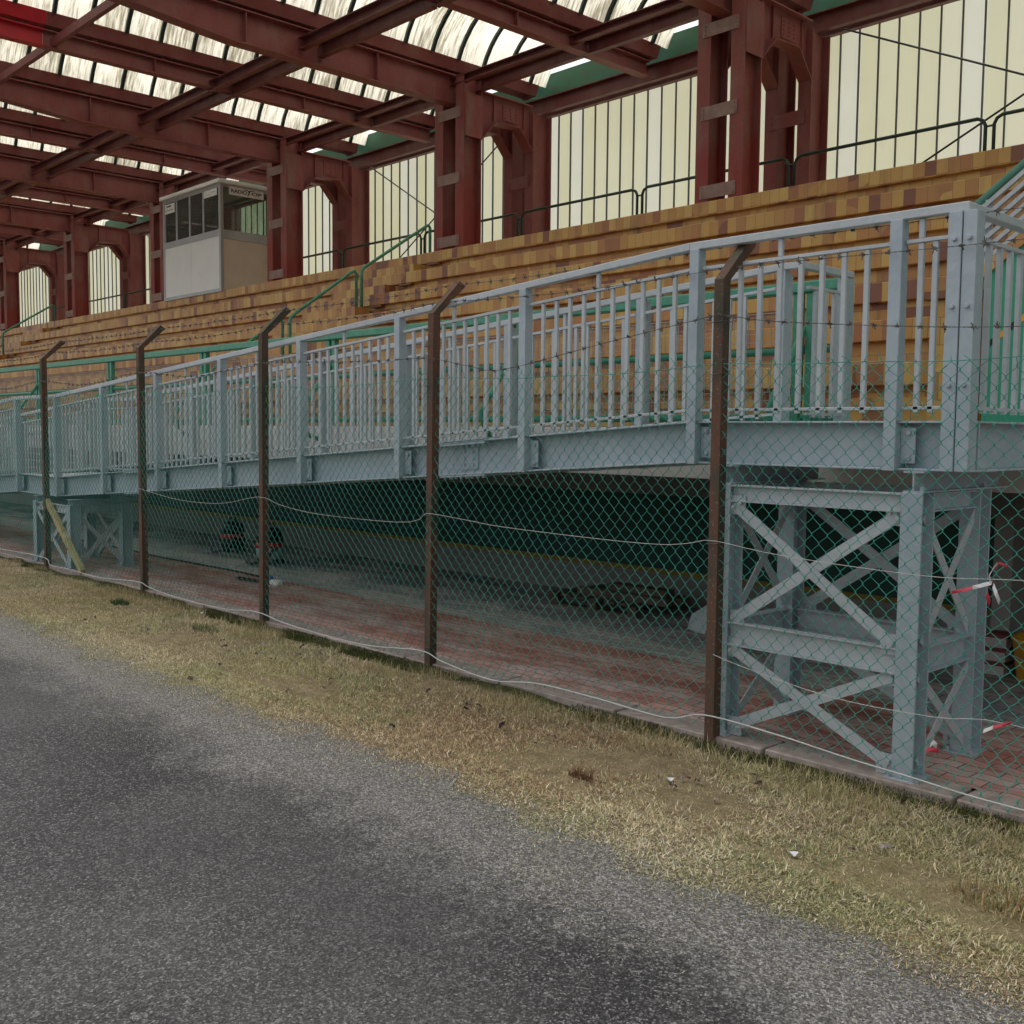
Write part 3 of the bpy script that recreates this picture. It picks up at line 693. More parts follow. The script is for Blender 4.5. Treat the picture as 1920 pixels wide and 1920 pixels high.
MB().box(bx0+.07,bx1-.07,by1-.04,by1-.012,bz0+.052,bzs-.022).build('rear_panel', M['beigepanel'], bt)
ws = [bx0+.07, bx0+.62, bx0+1.22, bx0+1.82, bx1-.07]
for i in range(4):
    a, b = ws[i], ws[i+1]
    w = MB().box(a+.03,b-.03,by0+.025,by0+.029,bzs+.11,bzt-.075).build('window_pane', M['glass'], bt)
    m = MB(); m.box(a+.001,a+.03,by0+.012,by0+.05,bzs+.091,bzt-.061); m.box(b-.03,b-.001,by0+.012,by0+.05,bzs+.091,bzt-.061)
    m.box(a+.03,b-.03,by0+.012,by0+.05,bzs+.091,bzs+.109); m.box(a+.03,b-.03,by0+.012,by0+.05,bzt-.076,bzt-.061); m.build('window_frame', M['alu'], w)
MB().box(bx1-.034,bx1-.030,by0+.072,by1-.072,bzs+.101,bzt-.062).build('side_window', M['glass'], bt)
MB().box(bx0+.030,bx0+.034,by0+.072,by1-.072,bzs+.101,bzt-.062).build('side_window', M['glass'], bt)
# signs
def plate(x0,x1,z0,z1,name='sign'): return MB().box(x0,x1,by0+.004,by0+.010,z0,z1).build(name, M['whiteplastic'], bt)
s1 = plate(bx0+.10,bx0+.55,bzt-.30,bzt-.10); s2 = plate(bx0+1.88,bx0+2.42,bzt-.22,bzt-.08)
m = MB()
for k in range(5): m.box(bx0+.14+k*.072, bx0+.185+k*.072, by0+.001, by0+.0035, bzt-.245+.012*(k%2), bzt-.225+.012*(k%2))
m.box(bx0+.18,bx0+.40,by0+.001,by0+.0035,bzt-.165,bzt-.135); m.build('sign_marks', M['mark'], s1)
m = MB(); m.box(bx0+1.93,bx0+2.15,by0+.001,by0+.0035,bzt-.175,bzt-.165); m.box(bx0+2.18,bx0+2.37,by0+.001,by0+.0035,bzt-.15,bzt-.13); m.build('sign_marks', M['alu'], s2)
s3 = MB().box(bx1-.010,bx1+.004,by0+.20,by0+.99,bzt-.20,bzt-.04).build('name_sign', M['whiteplastic'], bt)
def letters(txt, ya, yb, za, zb):
    fc = bpy.data.curves.new('sign_lettering', 'FONT'); fc.body = txt; fc.size = .2; fc.extrude = .002; fc.offset = .003
    tmp = bpy.data.objects.new('tmp_text', fc); COL.objects.link(tmp); bpy.context.view_layer.update()
    me = bpy.data.meshes.new_from_object(tmp.evaluated_get(bpy.context.evaluated_depsgraph_get())); bpy.data.objects.remove(tmp)
    vs = [v.co.copy() for v in me.vertices]; x0 = min(v.x for v in vs); x1 = max(v.x for v in vs); y0 = min(v.y for v in vs); y1 = max(v.y for v in vs)
    for v, c in zip(me.vertices, vs):
        v.co = Vector((bx1+.0065+c.z, ya+(c.x-x0)/(x1-x0)*(yb-ya), za+(c.y-y0)/(y1-y0)*(zb-za))) - ORG[bt.name]
    me.materials.clear(); me.materials.append(M['mark'])
    fo = bpy.data.objects.new('sign_lettering', me); COL.objects.link(fo); fo.parent = s3
letters('RADIO', by0+.245, by0+.605, bzt-.155, bzt-.085); letters('OP', by0+.715, by0+.945, bzt-.155, bzt-.085)
tb = [(.515,-.068),(.56,-.056),(.61,-.058),(.655,-.074),(.69,-.058),(.76,-.053),(.80,-.062),(.75,-.066),(.70,-.072),(.675,-.09),(.655,-.15),(.63,-.182),(.605,-.178),(.63,-.145),(.645,-.095),(.62,-.076),(.57,-.07)]
sw = MB(); sw.prism([(by0+a, bzt+b) for a,b in tb], 'x', bx1+.0045, bx1+.009); sw.build('sign_letter', M['mark'], s3)

# ------------------------------------------------------------------ green front railing of the stand
fr = thing('front_railing', (-10,6.40,1.665), 'green pipe railing with wire grid infill along the white stand edge', 'railing')
MB().box(X0, -3.62, 6.345, 6.43, 2.565, 2.64).build('top_rail', M['green'], fr, bevel=.01)
MB().tube([(X0,6.42,2.19),(-3.62,6.42,2.19)], .026, 10).build('mid_rail', M['green'], fr, smooth=True)
MB().tube([(X0,6.42,1.735),(-3.62,6.42,1.735)], .028, 10).build('bottom_rail', M['green'], fr, smooth=True)
px = [-3.9-2.8*i for i in range(8)]
for i, x in enumerate(px):
    p = MB()
    for dx in (-.05,.05): p.box(x+dx-.028, x+dx+.028, 6.37, 6.425, 1.665, 2.564)
    p.build('post', M['green'], fr)
    MB().tube([(x,6.39,2.33),(x,6.05,1.88),(x,5.99,1.78),(x,6.02,1.69),(x,6.10,1.57),(x,6.31,1.50)], .024, 8).build('bracket', M['green'], fr, smooth=True)
    if i:
        xa, xb = x+.09, px[i-1]-.09; g = MB()
        for xx in np.arange(xa, xb, .062): g.box(xx-.0018, xx+.0018, 6.443, 6.447, 1.76, 2.46)
        for z in np.arange(1.80, 2.47, .058): g.box(xa, xb, 6.4475, 6.451, z-.0022, z+.0022)
        for z in (1.76,2.46): g.bar((xa,6.445,z),(xb,6.445,z),.008,.008)
        g.build('wire_grid', M['wiregrid'], fr)

# ------------------------------------------------------------------ access ramp
rp = thing('access_ramp', (-8,5.3,0), 'galvanised steel access ramp with vertical bar railings along the fence', 'ramp')
SL, XB, XE = .0699, -3.64, -12.93
def zt_(x):
    if x >= XB: return 1.690
    if x >= XE: return 1.690 - SL*(XB-x)
    if x >= -14.22: return 1.690 - SL*(XB-XE)
    return 1.690 - SL*(XB-XE) - SL*(-14.22-x)
def girder(x0, x1, yw, name='main_beam'):
    a0, a1 = zt_(x0+1e-6), zt_(x1-1e-6); m = MB()
    m.sbox(x0,x1,yw-.004,yw+.004,a0-.222,a0-.010,a1-.222,a1-.010)
    m.sbox(x0,x1,yw-.08,yw+.08,a0-.0105,a0,a1-.0105,a1); m.sbox(x0,x1,yw-.08,yw+.08,a0-.232,a0-.2215,a1-.232,a1-.2215)
    return m.build(name, M['galv'], rp, bevel=.002)
segs = [(-24,-14.22),(-14.22,XE),(XE,XB),(XB,-2.06)]
for i,(a,b) in enumerate(segs):
    girder(a, b, 4.87); girder(a, b if i < 3 else -3.60, 5.68)
mm = MB()   # right-hand platform beam going back to the stand
mm.box(-2.144,-2.136,4.952,6.30,1.468,1.680); mm.box(-2.22,-2.06,4.952,6.30,1.6795,1.690); mm.box(-2.22,-2.06,4.952,6.30,1.458,1.4685); mm.build('side_beam', M['galv'], rp, bevel=.002)
mm = MB(); mm.box(-3.554,-3.546,5.762,6.30,1.468,1.680); mm.box(-3.63,-3.47,5.762,6.30,1.6795,1.690); mm.box(-3.63,-3.47,5.762,6.30,1.458,1.4685); mm.build('side_beam', M['galv'], rp)
for a,b in segs[:-1]:
    m = MB(); m.sbox(a,b,4.955,5.595,zt_(a+1e-6)-.045,zt_(a+1e-6)-.012,zt_(b-1e-6)-.045,zt_(b-1e-6)-.012); m.build('deck_plate', M['galv2'], rp)
m = MB(); m.box(XB+.001,-2.225,4.955,6.30,1.645,1.678); m.build('deck_plate', M['galv2'], rp)
for x in np.arange(-23.5,-2.3,1.33): MB().box(x-.03,x+.03,4.88,5.67,zt_(x)-.16,zt_(x)-.05).build('cross_member', M['galv'], rp)
ft = [-2.44,-3.60,-4.945,-6.255,-7.575,-8.90,-10.215,-11.545,-12.875,-14.20] + [-15.5-1.3*i for i in range(6)]
bk = [-3.66,-4.77,-6.10,-7.39,-8.70,-10.0,-11.35,-12.7,-14.2] + [-15.5-1.3*i for i in range(6)]
RH = .972
def post(x, yf, s):   # s=-1: channel post bolted on the outside of the front beam; s=1: plain box post of the rear railing
    z = zt_(x); p = MB()
    if s > 0:
        p.box(x-.030,x+.030,5.766,5.806,z-.235,z+RH-.06); p.box(x-.030,x+.030,5.712,5.7655,z+.001,z+RH-.043)
    else:
        p.box(x-.031,x+.031,yf,yf+.008,z-.235,z+RH-.04)
        for dx in (-.031,.025): p.box(x+dx,x+dx+.006,yf+.0081,yf+.066,z+.001,z+RH-.045)
        p.box(x+.026,x+.031,yf+.0081,yf+.125,z-.221,z-.012); p.box(x+.032,x+.105,yf+.052,yf+.060,z-.20,z-.03)
        for zz in (-.055,-.175): p.bolt((x+.075,yf+.052,z+zz),(0,-1,0),.013,.014)
    return p.build('rail_post', M['galv'], rp, bevel=.002)
for x in ft: post(x, 4.765, -1)
for x in bk: post(x, 5.785, 1)
# corner posts
for (x,y) in ((-2.160,4.79),(-2.094,4.795)):
    p = MB().box(x-.031,x+.031,y-.03,y+.055,1.46,2.62)
    for zz in (1.85,2.2,2.5): p.bolt((x,y-.03,zz),(0,-1,0),.012,.014)
    p.build('corner_post', M['galv'], rp, bevel=.002)
for y in (6.275,): MB().box(-3.575,-3.505,y-.045,y+.045,1.69,2.611).build('rail_post', M['galv'], rp, bevel=.002)
MB().box(-2.17,-2.10,6.20,6.26,1.69,2.62).build('rail_post', M['galv'], rp, bevel=.002)
def hand(mb, xs, y, w=.05, h=.042, dz=RH):
    for a,b in zip(xs[:-1], xs[1:]):
        za, zb = zt_(a+1e-6)+dz, zt_(b-1e-6)+dz
        mb.sbox(a,b,y-w/2,y+w/2,za-h,za,zb-h,zb)
m = MB(); hand(m, [-24,-14.22,XE,XB,-2.135+.03], 4.80); m.box(-2.163,-2.107,4.829,6.29,zt_(-3)+RH-.042,zt_(-3)+RH); m.build('handrail', M['galv2'], rp, bevel=.004)
m = MB(); hand(m, [-24,-14.22,XE,XB,-3.54+.03], 5.735); m.box(-3.568,-3.512,5.764,6.33,zt_(-3)+RH-.042,zt_(-3)+RH); m.build('handrail', M['galv2'], rp, bevel=.004)
# front panels: top bar, bottom bar and balusters as sub-parts
TB, BB = RH-.135, .068
def panel(xa, xb, y, own=True, stuff=None):
    c = .004; po = None
    for dz, w, h in ((TB,.03,.018),(BB,.02,.016)):
        m = MB(); za, zb = zt_(xa+c)+dz, zt_(xb-c)+dz
        m.sbox(xa,xb,y-w/2,y+w/2,za-h,za,zb-h,zb)
        if not own: stuff.add(m.v, m.f)
        elif not po: po = m.build('railing_panel', M['galv2'], rp, bevel=.002)
        else: m.build('bottom_bar', M['galv2'], po, bevel=.002)
    n = max(3, round((xb-xa)/.115)); 
    for k in range(1, n):
        x = xa + (xb-xa)*k/n; z = zt_(x)
        b = MB().box(x-.0135,x+.0135,y-.010,y+.010,z+BB-.03,z+TB-.0185)
        if k == n//2: b.box(x-.0135,x+.0135,y-.010,y+.010,z+TB+.001,z+RH-.043)
        if own: b.build('baluster', M['galv2'], po, bevel=.003)
        else: stuff.add(b.v, b.f)
fx = [-2.155] + ft
for a, b in zip(fx[1:10], fx[0:9]): panel(a+.04, b-.04, 4.805)
po = MB().box(-2.15,-2.12,4.83,6.2,1.69+TB-.018,1.69+TB).build('railing_panel', M['galv2'], rp)
MB().box(-2.145,-2.125,4.83,6.2,1.69+BB-.016,1.69+BB).build('bottom_bar', M['galv2'], po)
for y in np.arange(4.95, 6.2, .121): MB().box(-2.146,-2.124,y-.0155,y+.0155,1.69+BB-.03,1.69+TB-.019).build('baluster', M['galv2'], po)
rest = MB()
for a, b in zip(ft[10:], ft[9:-1]): panel(a+.04, b-.04, 4.805, False, rest)
for a, b in zip(bk[1:], bk[:-1]): panel(a+.04, b-.04, 5.735, False, rest)
for dz, w, h in ((TB,.03,.018),(BB,.02,.016)): rest.box(-3.54-w/2,-3.54+w/2,5.83,6.23,1.69+dz-h,1.69+dz)
for y in np.arange(5.92, 6.2, .11): rest.box(-3.551,-3.529,y-.0155,y+.0155,1.69+BB-.03,1.69+TB-.019)
tag(rest.build('rear_balusters', M['galv2'], rp), kind='stuff')
# splice plates with bolts
for xs_, L in ((-5.55,.46),(-10.75,.55)):
    s = MB(); z = zt_(xs_); a, b = xs_-L/2, xs_+L/2
    for yq in (4.80,):
        for (o0,o1) in ((.0015,.014),(-.026,-.0125),(-.2445,-.2335)):
            s.sbox(a,b,4.785,4.955,zt_(a)+o0,zt_(a)+o1,zt_(b)+o0,zt_(b)+o1)
        for k in range(8):
            x = a+.03+k*(L-.06)/7
            s.bolt((x,4.81,zt_(x)-.026),(0,0,-1),.011,.014); s.bolt((x,4.81,zt_(x)-.2445),(0,0,-1),.011,.014)
        s.sbox(xs_-.09,xs_+.09,4.854,4.8655,z-.195-.09*SL,z-.04-.09*SL,z-.195+.09*SL,z-.04+.09*SL)
        for dx in (-.045,.045):
            for dz in (-.07,-.115,-.16): s.bolt((xs_+dx,4.854,z+dz),(0,-1,0),.013,.014)
    s.build('splice_plate', M['galv'], rp)

# ------------------------------------------------------------------ trestles
def trestle(x0, x1, y0, y1, zt, mid, label, beam_z):
    t = thing('support_trestle', ((x0+x1)/2,(y0+y1)/2,0), label, 'trestle', 'trestles under the ramp')
    w, d, tf = .105, .13, .009
    for xc in (x0+w/2, x1-w/2):
        for ya in (y0, y1-d):
            c = MB(); c.box(xc-w/2,xc+w/2,ya,ya+tf,.012,zt); c.box(xc-w/2,xc+w/2,ya+d-tf,ya+d,.012,zt); c.box(xc-.004,xc+.004,ya+tf,ya+d-tf,.012,zt)
            c.box(xc-.075,xc+.075,ya-.03,ya+d+.03,0.0045,.0119)
            for sx in (-.06,.06): c.bolt((xc+sx,ya-.012,.012),(0,0,1),.011,.02)
            c.build('leg', M['galv'], t, bevel=.002)
    lv = [(zt-.085,zt-.012)] + ([(mid-.055,mid+.055)] if mid else [])
    for (a,b) in lv:
        for ya in (y0+.03, y1-.06):
            m = MB(); m.box(x0+w+.001,x1-w-.001,ya,ya+.006,a,b); m.box(x0+w+.001,x1-w-.001,ya-.03,ya+.03,b+.0005,b+.008); m.box(x0+w+.001,x1-w-.001,ya-.03,ya+.03,a-.008,a-.0005); m.build('cross_beam', M['galv2'], t)
        for xa in (x0+w/2, x1-w/2):
            m = MB(); m.box(xa-.003,xa+.003,y0+d+.001,y1-d-.001,a,b); m.box(xa-.03,xa+.035,y0+d+.001,y1-d-.001,b+.0005,b+.008); m.box(xa-.03,xa+.035,y0+d+.001,y1-d-.001,a-.008,a-.0005); m.build('cross_beam', M['galv'], t)
    tiers = ([(mid+.075, zt-.11),(.06, mid-.075)] if mid else [(.05, zt-.11)])
    for (a,b) in tiers:
        for ya, sgn in ((y0+.012,-1),(y1-.03,-1)):
            for k,(za,zb) in enumerate(((b,a),(a,b))):
                m = MB(); yy = ya + k*.012
                m.bar((x0+w+.02,yy,za),(x1-w-.02,yy,zb),.007,.058,(0,0,1)); 
                if k: m.bar((x0+w+.02,yy+.02,za-.025),(x1-w-.02,yy+.02,zb-.025),.036,.005,(0,0,1))
                for (xx,zz,sx) in ((x0+w+.04,za,1),(x1-w-.04,zb,-1)):
                    m.box(xx-.045,xx+.045,yy+.0041,yy+.010,zz-.05,zz+.05)
                    for q in (-.02,.02): m.bolt((xx+q,yy-.004,zz+(q*.6 if za>zb else -q*.6)),(0,-1,0),.011,.012)
                m.build('brace', M['galv2'], t)
        for xa in (x0+w/2+.012, x1-w/2+.012):
            for k,(za,zb) in enumerate(((b,a),(a,b))):
                MB().bar((xa+k*.01,y0+d-.02,za),(xa+k*.01,y1-d+.02,zb),.007,.05,(0,0,1)).build('brace', M['galv2'], t)
    for xa in (x0+w/2, x1-w/2):
        m = MB(); m.box(xa-.004,xa+.004,y0+.01,y1+.2,zt+.009,beam_z-.009); m.box(xa-.05,xa+.05,y0+.01,y1+.2,zt+.0005,zt+.0085); m.box(xa-.05,xa+.05,y0+.01,y1+.2,beam_z-.0085,beam_z-.0005)
        for yy in (y0+.04,y1-.04): m.bolt((xa+.03,yy,zt+.0085),(0,0,1),.011,.02)
        m.build('bearer', M['galv'], t)
    return t
trestle(-3.40,-2.243,4.72,5.48,1.358,.56,'tall two tier galvanised trestle with crossed braces under the platform', 1.458)
trestle(-13.40,-12.24,4.68,5.42,.738,None,'short single tier trestle with crossed braces under the far landing', .808)

# ------------------------------------------------------------------ chain link fence
fn = thing('chain_link_fence', (-8,4.63,0), 'green chain link fence on rusty cranked posts with barbed wire', 'fence')
posts = [-3.33,-5.72,-7.95,-10.27,-12.88]
allp = [-.9] + posts + [-15.35]
FY = 4.63
for i, x in enumerate(allp):
    p = MB(); lean = [0,0,.03,.02,-.01,.0,0][i]
    zb_ = 2.42
    w = .058
    # angle section: face plate + return flange, cranked towards the stand at the top
    p.hexa([(x-w/2,FY-.006,-.05),(x+w/2,FY-.006,-.05),(x+w/2,FY,-.05),(x-w/2,FY,-.05),(x-w/2+lean,FY-.006,zb_),(x+w/2+lean,FY-.006,zb_),(x+w/2+lean,FY,zb_),(x-w/2+lean,FY,zb_)])
    p.hexa([(x+w/2-.007,FY+.0005,-.05),(x+w/2,FY+.0005,-.05),(x+w/2,FY+.055,-.05),(x+w/2-.007,FY+.055,-.05),(x+w/2-.007+lean,FY+.0005,zb_),(x+w/2+lean,FY+.0005,zb_),(x+w/2+lean,FY+.055,zb_),(x+w/2-.007+lean,FY+.055,zb_)])
    L = .235
    p.hexa([(x-w/2+lean,FY-.006,zb_+.0005),(x+w/2+lean,FY-.006,zb_+.0005),(x+w/2+lean,FY,zb_+.0005),(x-w/2+lean,FY,zb_+.0005),(x-w/2+lean,FY+L-.006,zb_+L),(x+w/2+lean,FY+L-.006,zb_+L),(x+w/2+lean,FY+L,zb_+L-.004),(x-w/2+lean,FY+L,zb_+L-.004)])
    p.hexa([(x+w/2-.007+lean,FY+.001,zb_+.0005),(x+w/2+lean,FY+.001,zb_+.0005),(x+w/2+lean,FY+.055,zb_+.0005),(x+w/2-.007+lean,FY+.055,zb_+.0005),(x+w/2-.007+lean,FY+L+.001,zb_+L-.005),(x+w/2+lean,FY+L+.001,zb_+L-.005),(x+w/2+lean,FY+L+.045,zb_+L-.03),(x+w/2-.007+lean,FY+L+.045,zb_+L-.03)])
    p.build('post', M['post'], fn)
MB().bar((-12.92,4.66,.80),(-11.85,4.66,.02),.05,.07,(0,0,1)).build('brace', M['paleyellow'], fn)
# mesh, one panel per bay
DX, DZ = .040, .0425
def bulge(x, z): return .014*math.sin(x*1.7+z*2.1) + .008*math.sin(x*5.3-z*3.3)
for xb, xa in zip(allp[:-1], allp[1:]):
    n = int(round((xb-xa-.02)/DX)); m = MB(); sag = random.uniform(.0,.02); d = (xb-xa-.02)/n; ph = random.uniform(0,6)
    jit = [[random.uniform(-.003,.003) for _ in range(60)] for _ in range(n+1)]
    for k in range(n):
        xc = xa+.02+(k+.5)*d
        top = 46 - (1 if random.random() < .12 else 0); vs = []; fs = []; c = 0
        off = .022*math.sin(xc*1.3)+.014*math.sin(xc*4.1)
        for j in range(0, top+1):
            sg = 1 if (j+k) % 2 else -1
            for q in (-1,1):
                z = .035 + j*DZ*(1-sag*math.sin(math.pi*(xc-xa)/(xb-xa))) + .008*math.sin(xc*6+j*.30+ph) + q*.0034
                x = xc + sg*(d/2*1.06) + .007*math.sin(z*4+xc*2.2) + .004*math.sin(z*13+xc*3) + jit[k+(1 if sg > 0 else 0)][j] - q*sg*.0008
                if z < .25: z = z + off*(1-z/.25)*.6
                y = FY+.012 + bulge(xc, z) + sg*q*.0030
                r = .0022
                vs += [(x-r*1.2,y,z),(x,y-r,z),(x+r*1.2,y,z),(x,y+r,z)]
                if c:
                    b0 = (c-1)*4; b1 = c*4
                    fs += [(b0+w_,b0+(w_+1)%4,b1+(w_+1)%4,b1+w_) for w_ in range(4)]
                c += 1
        m.add(vs, fs)
        if k % 2 == 0 or random.random() < .3:   # twisted cut ends along the top
            e = vs[-4]; a = random.uniform(-.03,.03)
            m.bar((e[0]+.002,e[1],e[2]),(e[0]+a,e[1]+random.uniform(-.02,.02),e[2]+random.uniform(.012,.045)),.0028,.0028)
    m.build('mesh_panel', M['meshwire'], fn)
def strand(pts, amp=.0): 
    return [Vector(p) for p in pts]
def catmull(P, step):
    P = [Vector(p) for p in P]; out = []
    for i in range(len(P)-1):
        p0 = P[max(i-1,0)]; p1 = P[i]; p2 = P[i+1]; p3 = P[min(i+2,len(P)-1)]; n = max(2, int((p2-p1).length/step))
        for k in range(n):
            t = k/n; out.append(.5*((2*p1)+(-p0+p2)*t+(2*p0-5*p1+4*p2-p3)*t*t+(-p0+3*p1-3*p2+p3)*t**3))
    out.append(P[-1]); return out
def tension(pts, r, mat, name):
    return MB().tube(catmull(pts, .08), r, 6).build(name, M[mat], fn, smooth=True)
# plain wires: top, middle (pale), foot
top = []
for xb, xa in zip(allp[:-1], allp[1:]):
    for t in np.linspace(0,1,7)[:-1]:
        x = xb+(xa-xb)*t; top.append((x, FY+.012+bulge(x,1.95), 1.985-.03*math.sin(math.pi*t)+random.uniform(-.006,.006)))
top.append((allp[-1],FY,1.985)); tension(top, .0022, 'meshwire', 'top_wire')
tension([(-.9,4.60,1.06),(-1.743,4.61,1.02),(-2.18,4.61,.995),(-2.9,4.61,1.02),(-3.30,4.60,1.062),(-3.41,4.60,1.05),(-3.61,4.61,1.016),(-4.06,4.61,1.007),(-4.936,4.61,1.019),(-5.3,4.61,1.04),(-5.70,4.60,1.06),(-5.76,4.60,1.02),(-6.05,4.61,.975),(-7.04,4.61,.97),(-7.6,4.61,1.01),(-7.93,4.60,1.06),(-8.6,4.61,.97),(-9.4,4.61,.96),(-10.25,4.60,1.03)], .0017, 'cable_white', 'middle_wire')
tension([(-.9,4.61,.30),(-1.75,4.61,.40),(-2.1,4.61,.365),(-2.6,4.61,.36),(-3.1,4.61,.42),(-3.3,4.605,.46)], .0018, 'cable_white', 'lower_wire')
# barbed strands
def barbed(P):
    pth = catmull(P, .02); m = MB(); L = 0; nxt = .06; prev = pth[0]; A, B = [], []
    for p in pth:
        L += (p-prev).length; prev = p; ph = L*2*math.pi/.045
        o = Vector((0,math.cos(ph),math.sin(ph)))*.0022; A.append(p+o); B.append(p-o)
        if L > nxt:
            nxt += .115
            for q in range(4):
                d = Vector((random.uniform(-.35,.35), random.uniform(-1,1), random.uniform(-1,1))).normalized()*random.uniform(.018,.028)
                m.bar(p-d*.35, p+d, .0032, .0032)
            m.bar(p-Vector((.010,0,0)), p+Vector((.010,0,0)), .0095, .0095)
    m.tube(A, .0016, 4); m.tube(B, .0016, 4); return m.build('barbed_wire', M['wire'], fn)
def droop(y, zs, dz):
    out = []
    for (xb, xa), (z0, z1) in zip(zip(allp[:-1], allp[1:]), zip(zs[:-1], zs[1:])):
        for t in (0,.25,.5,.75): out.append((xb+(xa-xb)*t, y+.01*math.sin(t*6), z0+(z1-z0)*t - dz*4*t*(1-t)*random.uniform(.5,1.1)))
    out.append((allp[-1], y, zs[-1])); return out
barbed(droop(4.85, [2.63,2.63,2.63,2.625,2.62,2.63,2.62], .02))
barbed(droop(4.73, [2.47,2.49,2.50,2.49,2.48,2.49,2.48], .025))
barbed([(-.9,4.62,2.10),(-1.82,4.62,2.08),(-2.9,4.62,2.17),(-3.3,4.61,2.235),(-3.37,4.61,2.23),(-4.07,4.62,2.14),(-4.96,4.62,2.015),(-5.3,4.62,2.05),(-5.68,4.61,2.12),(-5.75,4.61,2.12),(-6.6,4.62,2.13),(-7.93,4.61,2.17),(-9.1,4.62,2.10),(-10.25,4.61,2.17),(-11.6,4.62,2.09),(-12.86,4.61,2.16),(-14,4.62,2.1),(-15.3,4.61,2.16)])
# wire ties on the posts
for x in posts:
    for z in (.12, 1.04, 1.93, 2.2):
        m = MB(); c = [(x-.034,FY-.010,z),(x+.034,FY-.010,z+.006),(x+.036,FY+.058,z+.004),(x-.034,FY+.03,z)]; m.tube(c, .0022, 5, True); m.build('wire_tie', M['wire'], fn)

# white cable along the fence foot
wc = tag(MB().tube(catmull([(-14.6,4.62,.06),(-12.9,4.60,.10),(-12.6,4.585,.035),(-12.1,4.62,.03),(-11.3,4.61,.025),(-10.3,4.59,.09),(-10.05,4.60,.06),(-9.55,4.605,.03),(-8.6,4.61,.03),(-7.97,4.588,.085),(-7.6,4.60,.05),(-7.1,4.605,.03),(-6.4,4.605,.035),(-5.75,4.588,.10),(-5.5,4.588,.06),(-5.0,4.58,.025),(-4.6,4.60,.07),(-4.1,4.60,.07),(-3.6,4.60,.06),(-3.33,4.588,.13),(-2.9,4.60,.115),(-2.5,4.60,.085),(-2.2,4.60,.07),(-1.8,4.60,.05),(-.9,4.60,.05)], .05), .0042, 8).build('white_cable', M['cable_white'], smooth=True), 'thin white cable running along the foot of the mesh fence', 'cable')

# hazard tape scraps tied on the wires
def tape(name, segs, label):
    t = thing(name, segs[0][0][0], label, 'tape')
    for pts, w, mat in segs:
        m = MB(); vs = []; fs = []
        for i,p in enumerate(pts):
            a = i*.7; d = Vector((.25*math.sin(a),.55*math.cos(a*1.3),1)).normalized()*w*.36; vs += [Vector(p)-d, Vector(p)+d]
            if i: fs.append((2*i-2,2*i,2*i+1,2*i-1))
        m.add(vs, fs); o = m.build('strip', M[mat], t); md = o.modifiers.new('solid','SOLIDIFY'); md.thickness = .0008
    return t
T = 4.585
tape('hazard_tape', [([(-1.86,T,1.00),(-1.90,T-.01,.985),(-1.94,T-.005,.97)],.028,'tape_w'),([(-1.94,T-.006,.97),(-1.98,T,.955),(-2.03,T,.94)],.024,'tape_r'),([(-1.865,T,1.0),(-1.87,T-.01,1.03),(-1.855,T-.01,1.06),(-1.84,T,1.085)],.02,'tape_w'),([(-1.845,T,1.06),(-1.83,T-.01,1.09),(-1.80,T,1.075)],.014,'tape_r'),([(-1.87,T,.99),(-1.875,T-.012,.95),(-1.865,T,.91)],.04,'tape_r'),([(-1.855,T,.99),(-1.835,T-.012,.955),(-1.825,T,.92)],.035,'tape_w')], 'knotted red and white tape on the middle wire beside the trestle')
tape('hazard_tape', [([(-1.87,T,.355),(-1.83,T,.38)],.026,'tape_w'),([(-1.83,T-.002,.38),(-1.79,T-.01,.40),(-1.755,T,.415)],.022,'tape_r')], 'single red and white tape strip on the lower wire at right edge')
tape('hazard_tape', [([(-2.10,T,.24),(-2.085,T-.01,.26),(-2.07,T,.245)],.035,'tape_w'),([(-2.12,T,.205),(-2.105,T-.01,.225),(-2.06,T,.225)],.03,'tape_r')], 'small crumpled red and white tape scrap low by the trestle brace')

# ------------------------------------------------------------------ things under the stand
def vacuum(x, y, s, label, base):
    t = thing('shop_vacuum', (x,y,.004), label, 'vacuum cleaner')
    MB().lathe([(.15*s,.06*s),(.17*s,.08*s),(.17*s,.19*s),(.165*s,.20*s)], (x,y,.004), 20).build('tub', M[base], t, smooth=True)
    MB().lathe([(.172*s,.201*s),(.176*s,.22*s),(.172*s,.26*s),(.165*s,.265*s)], (x,y,.004), 20).build('rim', M['redplastic'], t, smooth=True)
    MB().lathe([(.16*s,.266*s),(.165*s,.34*s),(.14*s,.41*s),(.08*s,.44*s)], (x,y,.004), 20).build('motor_head', M['dark'], t, smooth=True)
    MB().tube([(x-.09*s,y,.43*s),(x-.09*s,y,.50*s),(x+.09*s,y,.50*s),(x+.09*s,y,.43*s)], .012*s, 8).build('handle', M['dark'], t, smooth=True)
    for k in range(4):
        a = k*math.pi/2+.6; MB().lathe([(.012*s,0),(.03*s,.005),(.03*s,.05*s),(.012*s,.058*s)], (x+.15*s*math.cos(a),y+.15*s*math.sin(a),.004), 10).build('caster', M['black_rubber'], t)
    MB().tube(catmull([(x+.16*s,y-.03,.18*s),(x+.27*s,y-.10,.22*s),(x+.26*s,y-.22,.08*s),(x+.05*s,y-.28,.03),(x-.18*s,y-.22,.03)], .03), .02*s, 8).build('hose', M['black_rubber'], t, smooth=True)
vacuum(-11.38, 6.75, .98, 'black shop vacuum with red rim and pale base near third fence post', 'tealplastic')
vacuum(-12.78, 7.02, .92, 'dark shop vacuum with red rim, farther back than the pale based one', 'dark')
cb = thing('power_cable', (-10,5.95,.004), 'black power cable with blue and white plug on the red paving', 'cable')
